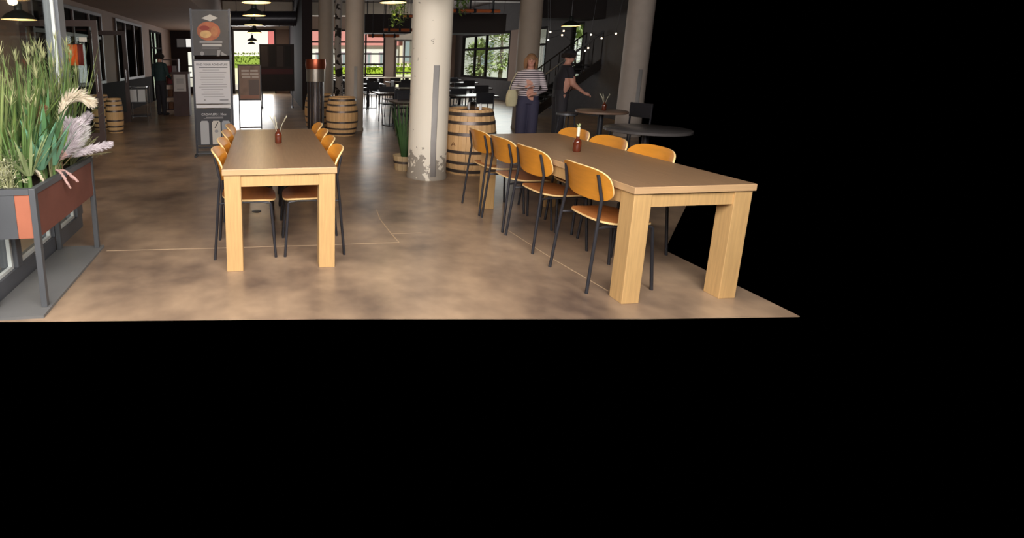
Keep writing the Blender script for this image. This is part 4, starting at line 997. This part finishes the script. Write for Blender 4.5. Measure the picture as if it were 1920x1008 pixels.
# staircase by the charcoal wall
st = thing('staircase', 'black steel staircase with pale handrail rising before the charcoal wall', 'stairs', (0, 12.9, 0))
a = AY(1050, 112, 12.9); b = AY(1112, 66, 12.9); sl_ = (b.z - a.z) / (b.x - a.x)
x0 = a.x - (a.z - .9) / sl_; x1 = a.x + (3.4 - a.z) / sl_; x1 = min(x1, 8.7)
for dy in (-.35, .35):
    zf = lambda x: a.z - .9 + (x - a.x) * sl_
    q = MB(); q.add([(x0, dy - .03, 0), (x1, dy - .03, zf(x1)), (x1, dy + .03, zf(x1)), (x0, dy + .03, 0), (x0, dy - .03, .25), (x1, dy - .03, zf(x1) + .25), (x1, dy + .03, zf(x1) + .25), (x0, dy + .03, .25)], [(0, 3, 2, 1), (4, 5, 6, 7), (0, 1, 5, 4), (1, 2, 6, 5), (2, 3, 7, 6), (3, 0, 4, 7)]); q.build('stringer', CHAR, st, smooth=False)
    MB().tube([(x0, dy, .95), (x1, dy, zf(x1) + .95)], .03 if dy < 0 else .02, 8).build('handrail', GREYFR if dy < 0 else CHAR, st)
    for k in range(8): x = x0 + (x1 - x0) * k / 7; MB().tube([(x, dy, zf(x) + .2), (x, dy, zf(x) + .95)], .012, 6).build('baluster', CHAR, st)
for k in range(12):
    x = x0 + (x1 - x0) * (k + .5) / 12; z = (x - x0) * sl_ + .14; MB().box(x - .12, x + .12, -.32, .32, z - .02, z + .02).build('tread', CHAR, st, smooth=False)

# ================================================================== FAR FURNITURE
TDK = mat('dark_table', rgb(62, 52, 50), .25, var=.1, scale=4); 
def cafe_table():
    t = thing('cafe_table', 'dark square cafe table on the open floor behind the columns', 'table', group='dark cafe tables')
    MB().box(-.45, .45, -.38, .38, .715, .75).build('tabletop', TDK, t, smooth=False, bevel=.004)
    MB().tube([(0, 0, .02), (0, 0, .715)], .035, 12).build('pedestal', BLACK, t); MB().lathe([(.26, 0), (.26, .012), (.05, .03)], 24).build('foot', BLACK, t)
    return t
def cafe_chair():
    t = thing('cafe_chair', 'black metal cafe chair at the dark cafe tables', 'chair', group='black cafe chairs')
    MB().box(-.19, .19, -.19, .19, .44, .465).build('seat', BLACK, t, smooth=False, bevel=.01)
    MB().box(-.19, .19, -.20, -.18, .62, .84).build('backrest', BLACK, t, smooth=False, bevel=.008)
    for s in (-1, 1):
        MB().tube([(s * .19, -.21, 0), (s * .175, -.19, .44), (s * .175, -.2, .84)], .012, 8).build('leg', BLACK, t); MB().tube([(s * .19, .19, 0), (s * .175, .17, .44)], .012, 8).build('leg', BLACK, t)
    return t
CT, CC = cafe_table(), cafe_chair(); fi = [True, True]
WHERE = ['beside the grey column', 'just behind the flaking white column', 'among the middle cafe tables', 'among the middle cafe tables', 'behind the pale oak barrel', 'before the staircase', 'among the middle cafe tables', 'among the middle cafe tables', 'nearest the sectional door ledge', 'by the wide side window']
for wi, (x, y, sides) in enumerate([(2.95, 11.4, 'NSE'), (2.75, 8.95, 'N'), (3.9, 13.2, 'NSEW'), (3.2, 15.6, 'NSEW'), (4.35, 10.4, 'NSW'), (5.5, 13.2, 'NS'), (4.6, 17.0, 'NSEW'), (6.4, 16.2, 'NSW'), (3.0, 18.6, 'NSE'), (6.9, 18.9, 'NS')]):
    if fi[0]: CT.location = (x, y, 0); fi[0] = False; o = CT
    else: o = dup(CT, (x, y, 0), 0)
    o['label'] = 'dark square cafe table ' + WHERE[wi]
    for c in sides:
        dx, dy, rz = {'N': (0, .52, pi), 'S': (0, -.52, 0), 'E': (.58, 0, pi / 2), 'W': (-.58, 0, -pi / 2)}[c]
        if fi[1]: CC.location = (x + dx, y + dy, 0); CC.rotation_euler = (0, 0, rz); fi[1] = False; o = CC
        else: o = dup(CC, (x + dx, y + dy, 0), rz)
        o['label'] = 'black metal chair at the cafe table ' + WHERE[wi]
# long pale ledge under the sectional door
ld = thing('window_ledge', 'pale stone ledge in front of the sectional door', 'ledge', (4.2, 22.6, 0)); MB().box(-2.2, 2.4, -.2, .2, .66, .70).build('top', CONC, ld, smooth=False)
for x in (-2.0, 0, 2.2): MB().box(x - .05, x + .05, -.15, .15, 0, .66).build('bracket', CHAR, ld, smooth=False)
# round tables at right
WT = mat('walnut_top', rgb(134, 108, 92), .4, var=.12, scale=5)
def round_table(x, y, r, m, label):
    t = thing('round_table', label, 'table', (x, y, 0)); MB().lathe([(r - .01, .715), (r, .72), (r, .745), (r - .008, .75)], 40).build('tabletop', m, t)
    MB().tube([(0, 0, .02), (0, 0, .715)], .035, 12).build('pedestal', BLACK, t); MB().lathe([(.25, 0), (.25, .012), (.05, .03)], 24).build('foot', BLACK, t); return t
p_ = AY(1127, 214, 7.0); round_table(p_.x, 7.0, .35, WT, 'round walnut table with small vase near the two standing people'); bottle((p_.x + .0, 6.95, .751), 'small bottle with pale sprigs on the round walnut table', 'sprig')
c_ = dup(CC, (p_.x + .55, 7.1, 0), pi / 2 + .2, 'black metal chair drawn up to the round walnut table, beside the pale column'); c_['group'] = 'chairs at the round walnut table'
sx = AY(1070, 214, 7.45).x
sl2 = thing('bar_stool', 'low round stool with grey seat between the round walnut table and person in cap', 'stool', (sx, 7.55, 0))
MB().lathe([(.15, .62), (.16, .63), (.155, .66)], 24).build('seat', GREYFR, sl2)
for k in range(4): a = pi / 4 + k * pi / 2; MB().tube([(.17 * cos(a), .17 * sin(a), 0), (.11 * cos(a), .11 * sin(a), .62)], .011, 8).build('leg', BLACK, sl2)
round_table(4.16, 5.1, .42, mat('steel_top', rgb(96, 92, 92), .25, metal=.3), 'round dark table with pale edge beside the white-flower dining table')

# ================================================================== LEFT BACKGROUND
def leaf_door(nm, x0, x1, Y, h):
    r = struct(nm, MB().box(x0, x1, Y - .025, Y + .025, 0, .25).box(x0, x1, Y - .025, Y + .025, h - .1, h).box(x0, x0 + .09, Y - .025, Y + .025, .25, h - .1).box(x1 - .09, x1, Y - .025, Y + .025, .25, h - .1), WOODFR, smooth=False)
    MB().box(x0 + .09, x1 - .09, Y - .005, Y + .005, .25, h - .1).build('pane', GLS, r, smooth=False); MB().tube([(x1 - .045, Y - .06, .95), (x1 - .045, Y - .06, 1.25)], .012, 8).build('handle', CHROME, r); return r
leaf_door('door_4', -3.95, AY(186, 100, 9.0).x, 9.0, 2.12); leaf_door('door_5', -3.95, AY(238, 100, 12.6).x, 12.6, 2.14)
p_ = AY(133, 103, 8.9)
bn = thing('cloth_banner', 'orange and red cloth banner hanging on the open glazed door', 'banner', (p_.x, 8.93, p_.z - .17))
for k, (u0, u1, m) in enumerate(((-.19, -.09, mat('red_cloth', rgb(196, 70, 52), .8)), (-.088, .10, mat('orange_cloth', rgb(232, 104, 40), .8)), (.102, .19, mat('maroon_cloth', rgb(120, 48, 40), .8)))):
    q = MB(); n = 8; vs = []
    for z in (0, .17, .34):
        for i in range(n + 1): x = u0 + (u1 - u0) * i / n; vs.append((x, .012 * sin(x * 60), z))
    q.add(vs, [(j * (n + 1) + i, j * (n + 1) + i + 1, (j + 1) * (n + 1) + i + 1, (j + 1) * (n + 1) + i) for j in range(2) for i in range(n)]); o = q.build('cloth_strip', m, bn); sd_ = o.modifiers.new('s', 'SOLIDIFY'); sd_.thickness = .004
MB().tube([(-.2, 0, .345), (.2, 0, .345)], .008, 8).build('rod', BLACK, bn)
p_ = AY(155, 74, 8.95); sg = MB().box(-.06, .06, -.006, .006, -.035, .035).build('notice_plate', mat('plate_white', rgb(226, 222, 212), .5), smooth=False); sg.location = (p_.x, 8.965, p_.z); tag(sg, 'small white notice plate on the open glazed door above the banner', 'notice')
# wire cart with white boxes
p_ = G(260, 226); wc = thing('wire_cart', 'small chrome wire cart with white boxes by the left wall', 'cart', (p_.x, p_.y + .2, 0))
for sx_ in (-.22, .22):
    for sy in (-.18, .18): MB().tube([(sx_, sy, 0), (sx_, sy, .82)], .012, 8).build('post', CHROME, wc)
for z in (.1, .45, .82): MB().box(-.22, .22, -.18, .18, z - .01, z + .01).build('shelf', CHROME if z > .5 else GREYFR, wc, smooth=False)
for i, x in enumerate((-.1, .1)): bx = MB().box(-.085, .085, -.12, .12, 0, .3).build('cardboard_box', WHITE, smooth=False); bx.location = wc.location + Vector((x, -.04, .462)); tag(bx, ['white carton on the wire cart, on the side of the kegs', 'white carton on the wire cart, on the side of the person in teal'][i], 'box', 'white cartons on the wire cart')
# host stand, merchandise shelf
p_ = AY(343, 200, 14.0); hs = thing('host_stand', 'dark red wooden host stand with white notice taped to its front', 'host stand', (p_.x, 14.0, 0))
DR = mat('dark_red_wood', rgb(66, 42, 40), .6, var=.15, scale=5)
MB().box(-.2, .2, -.2, .2, 0, 1.12).build('body', DR, hs, smooth=False); MB().box(-.24, .24, -.24, .24, 1.12, 1.16).build('top', DR, hs, smooth=False)
nt = MB().box(-.17, .14, -.207, -.201, .66, 1.1).build('notice', mat('notice_grey', rgb(196, 190, 190), .7), hs, smooth=False)
for i, z in enumerate((.98, .93, .88, .72)): MB().box(-.1, .08, -.2085, -.2072, z - .012, z + .008).build('lettering_line', GREYP, nt, smooth=False)
p_ = AY(318, 200, 14.5); ms = thing('display_shelf', 'dark shelf unit stacked with red goods beside the host stand', 'shelf', (p_.x + .02, 14.75, 0))
for s in (-1, 1): MB().box(s * .24 - .015, s * .24 + .015, -.15, .15, 0, 1.5).build('side', DR, ms, smooth=False)
for z in (.1, .45, .8, 1.1, 1.48): MB().box(-.225, .225, -.15, .15, z - .015, z + .015).build('board', DR, ms, smooth=False)
for z in (.115, .465, .815, 1.115):
    for i in range(3):
        g = MB().box(-.065, .065, -.1, .1, 0, .2).build('folded_goods', [mat('goods_red', rgb(120, 44, 48), .8), mat('goods_grey', rgb(130, 120, 122), .8), mat('goods_brown', rgb(110, 70, 46), .8)][(i + int(z * 10)) % 3], smooth=False, bevel=.01)
        g.location = ms.location + Vector((-.14 + i * .14, -.03, z)); tag(g, ['red', 'grey', 'brown'][(i + int(z * 10)) % 3] + ' bundle of folded goods on the dark shelf unit beside the host stand', 'goods', 'folded goods on the dark shelf')
# menu screens on the back wall
for px0, px1, m, lb_ in ((349, 366, mat('screen_white', rgb(236, 236, 230), .4, emit=.9), 'bright white menu screen high on the dark back wall'), (332, 346, mat('screen_dim', rgb(80, 76, 74), .4, emit=.5), 'dim grey menu screen next to the bright one')):
    a, b = AY(px0, 88, 22.9), AY(px1, 73, 22.9); t = thing('menu_screen', lb_, 'screen', ((a.x + b.x) / 2, 22.95, a.z)); w_ = (b.x - a.x) / 2
    MB().box(-w_ - .02, w_ + .02, -.02, .04, -.02, b.z - a.z + .02).build('casing', BLACK, t, smooth=False); MB().box(-w_, w_, -.026, -.0205, 0, b.z - a.z).build('display', m, t, smooth=False)

# round floor outlet under the near table
p_ = G(481, 396); fo = thing('floor_outlet', 'small round metal floor outlet under the sprig-bottle table', 'outlet', (p_.x, p_.y, 0))
MB().lathe([(.045, 0), (.045, .004), (.03, .008)], 20).build('rim', GREYFR, fo); MB().lathe([(.022, .006), (.022, .010)], 16).build('lid', BLACK, fo)
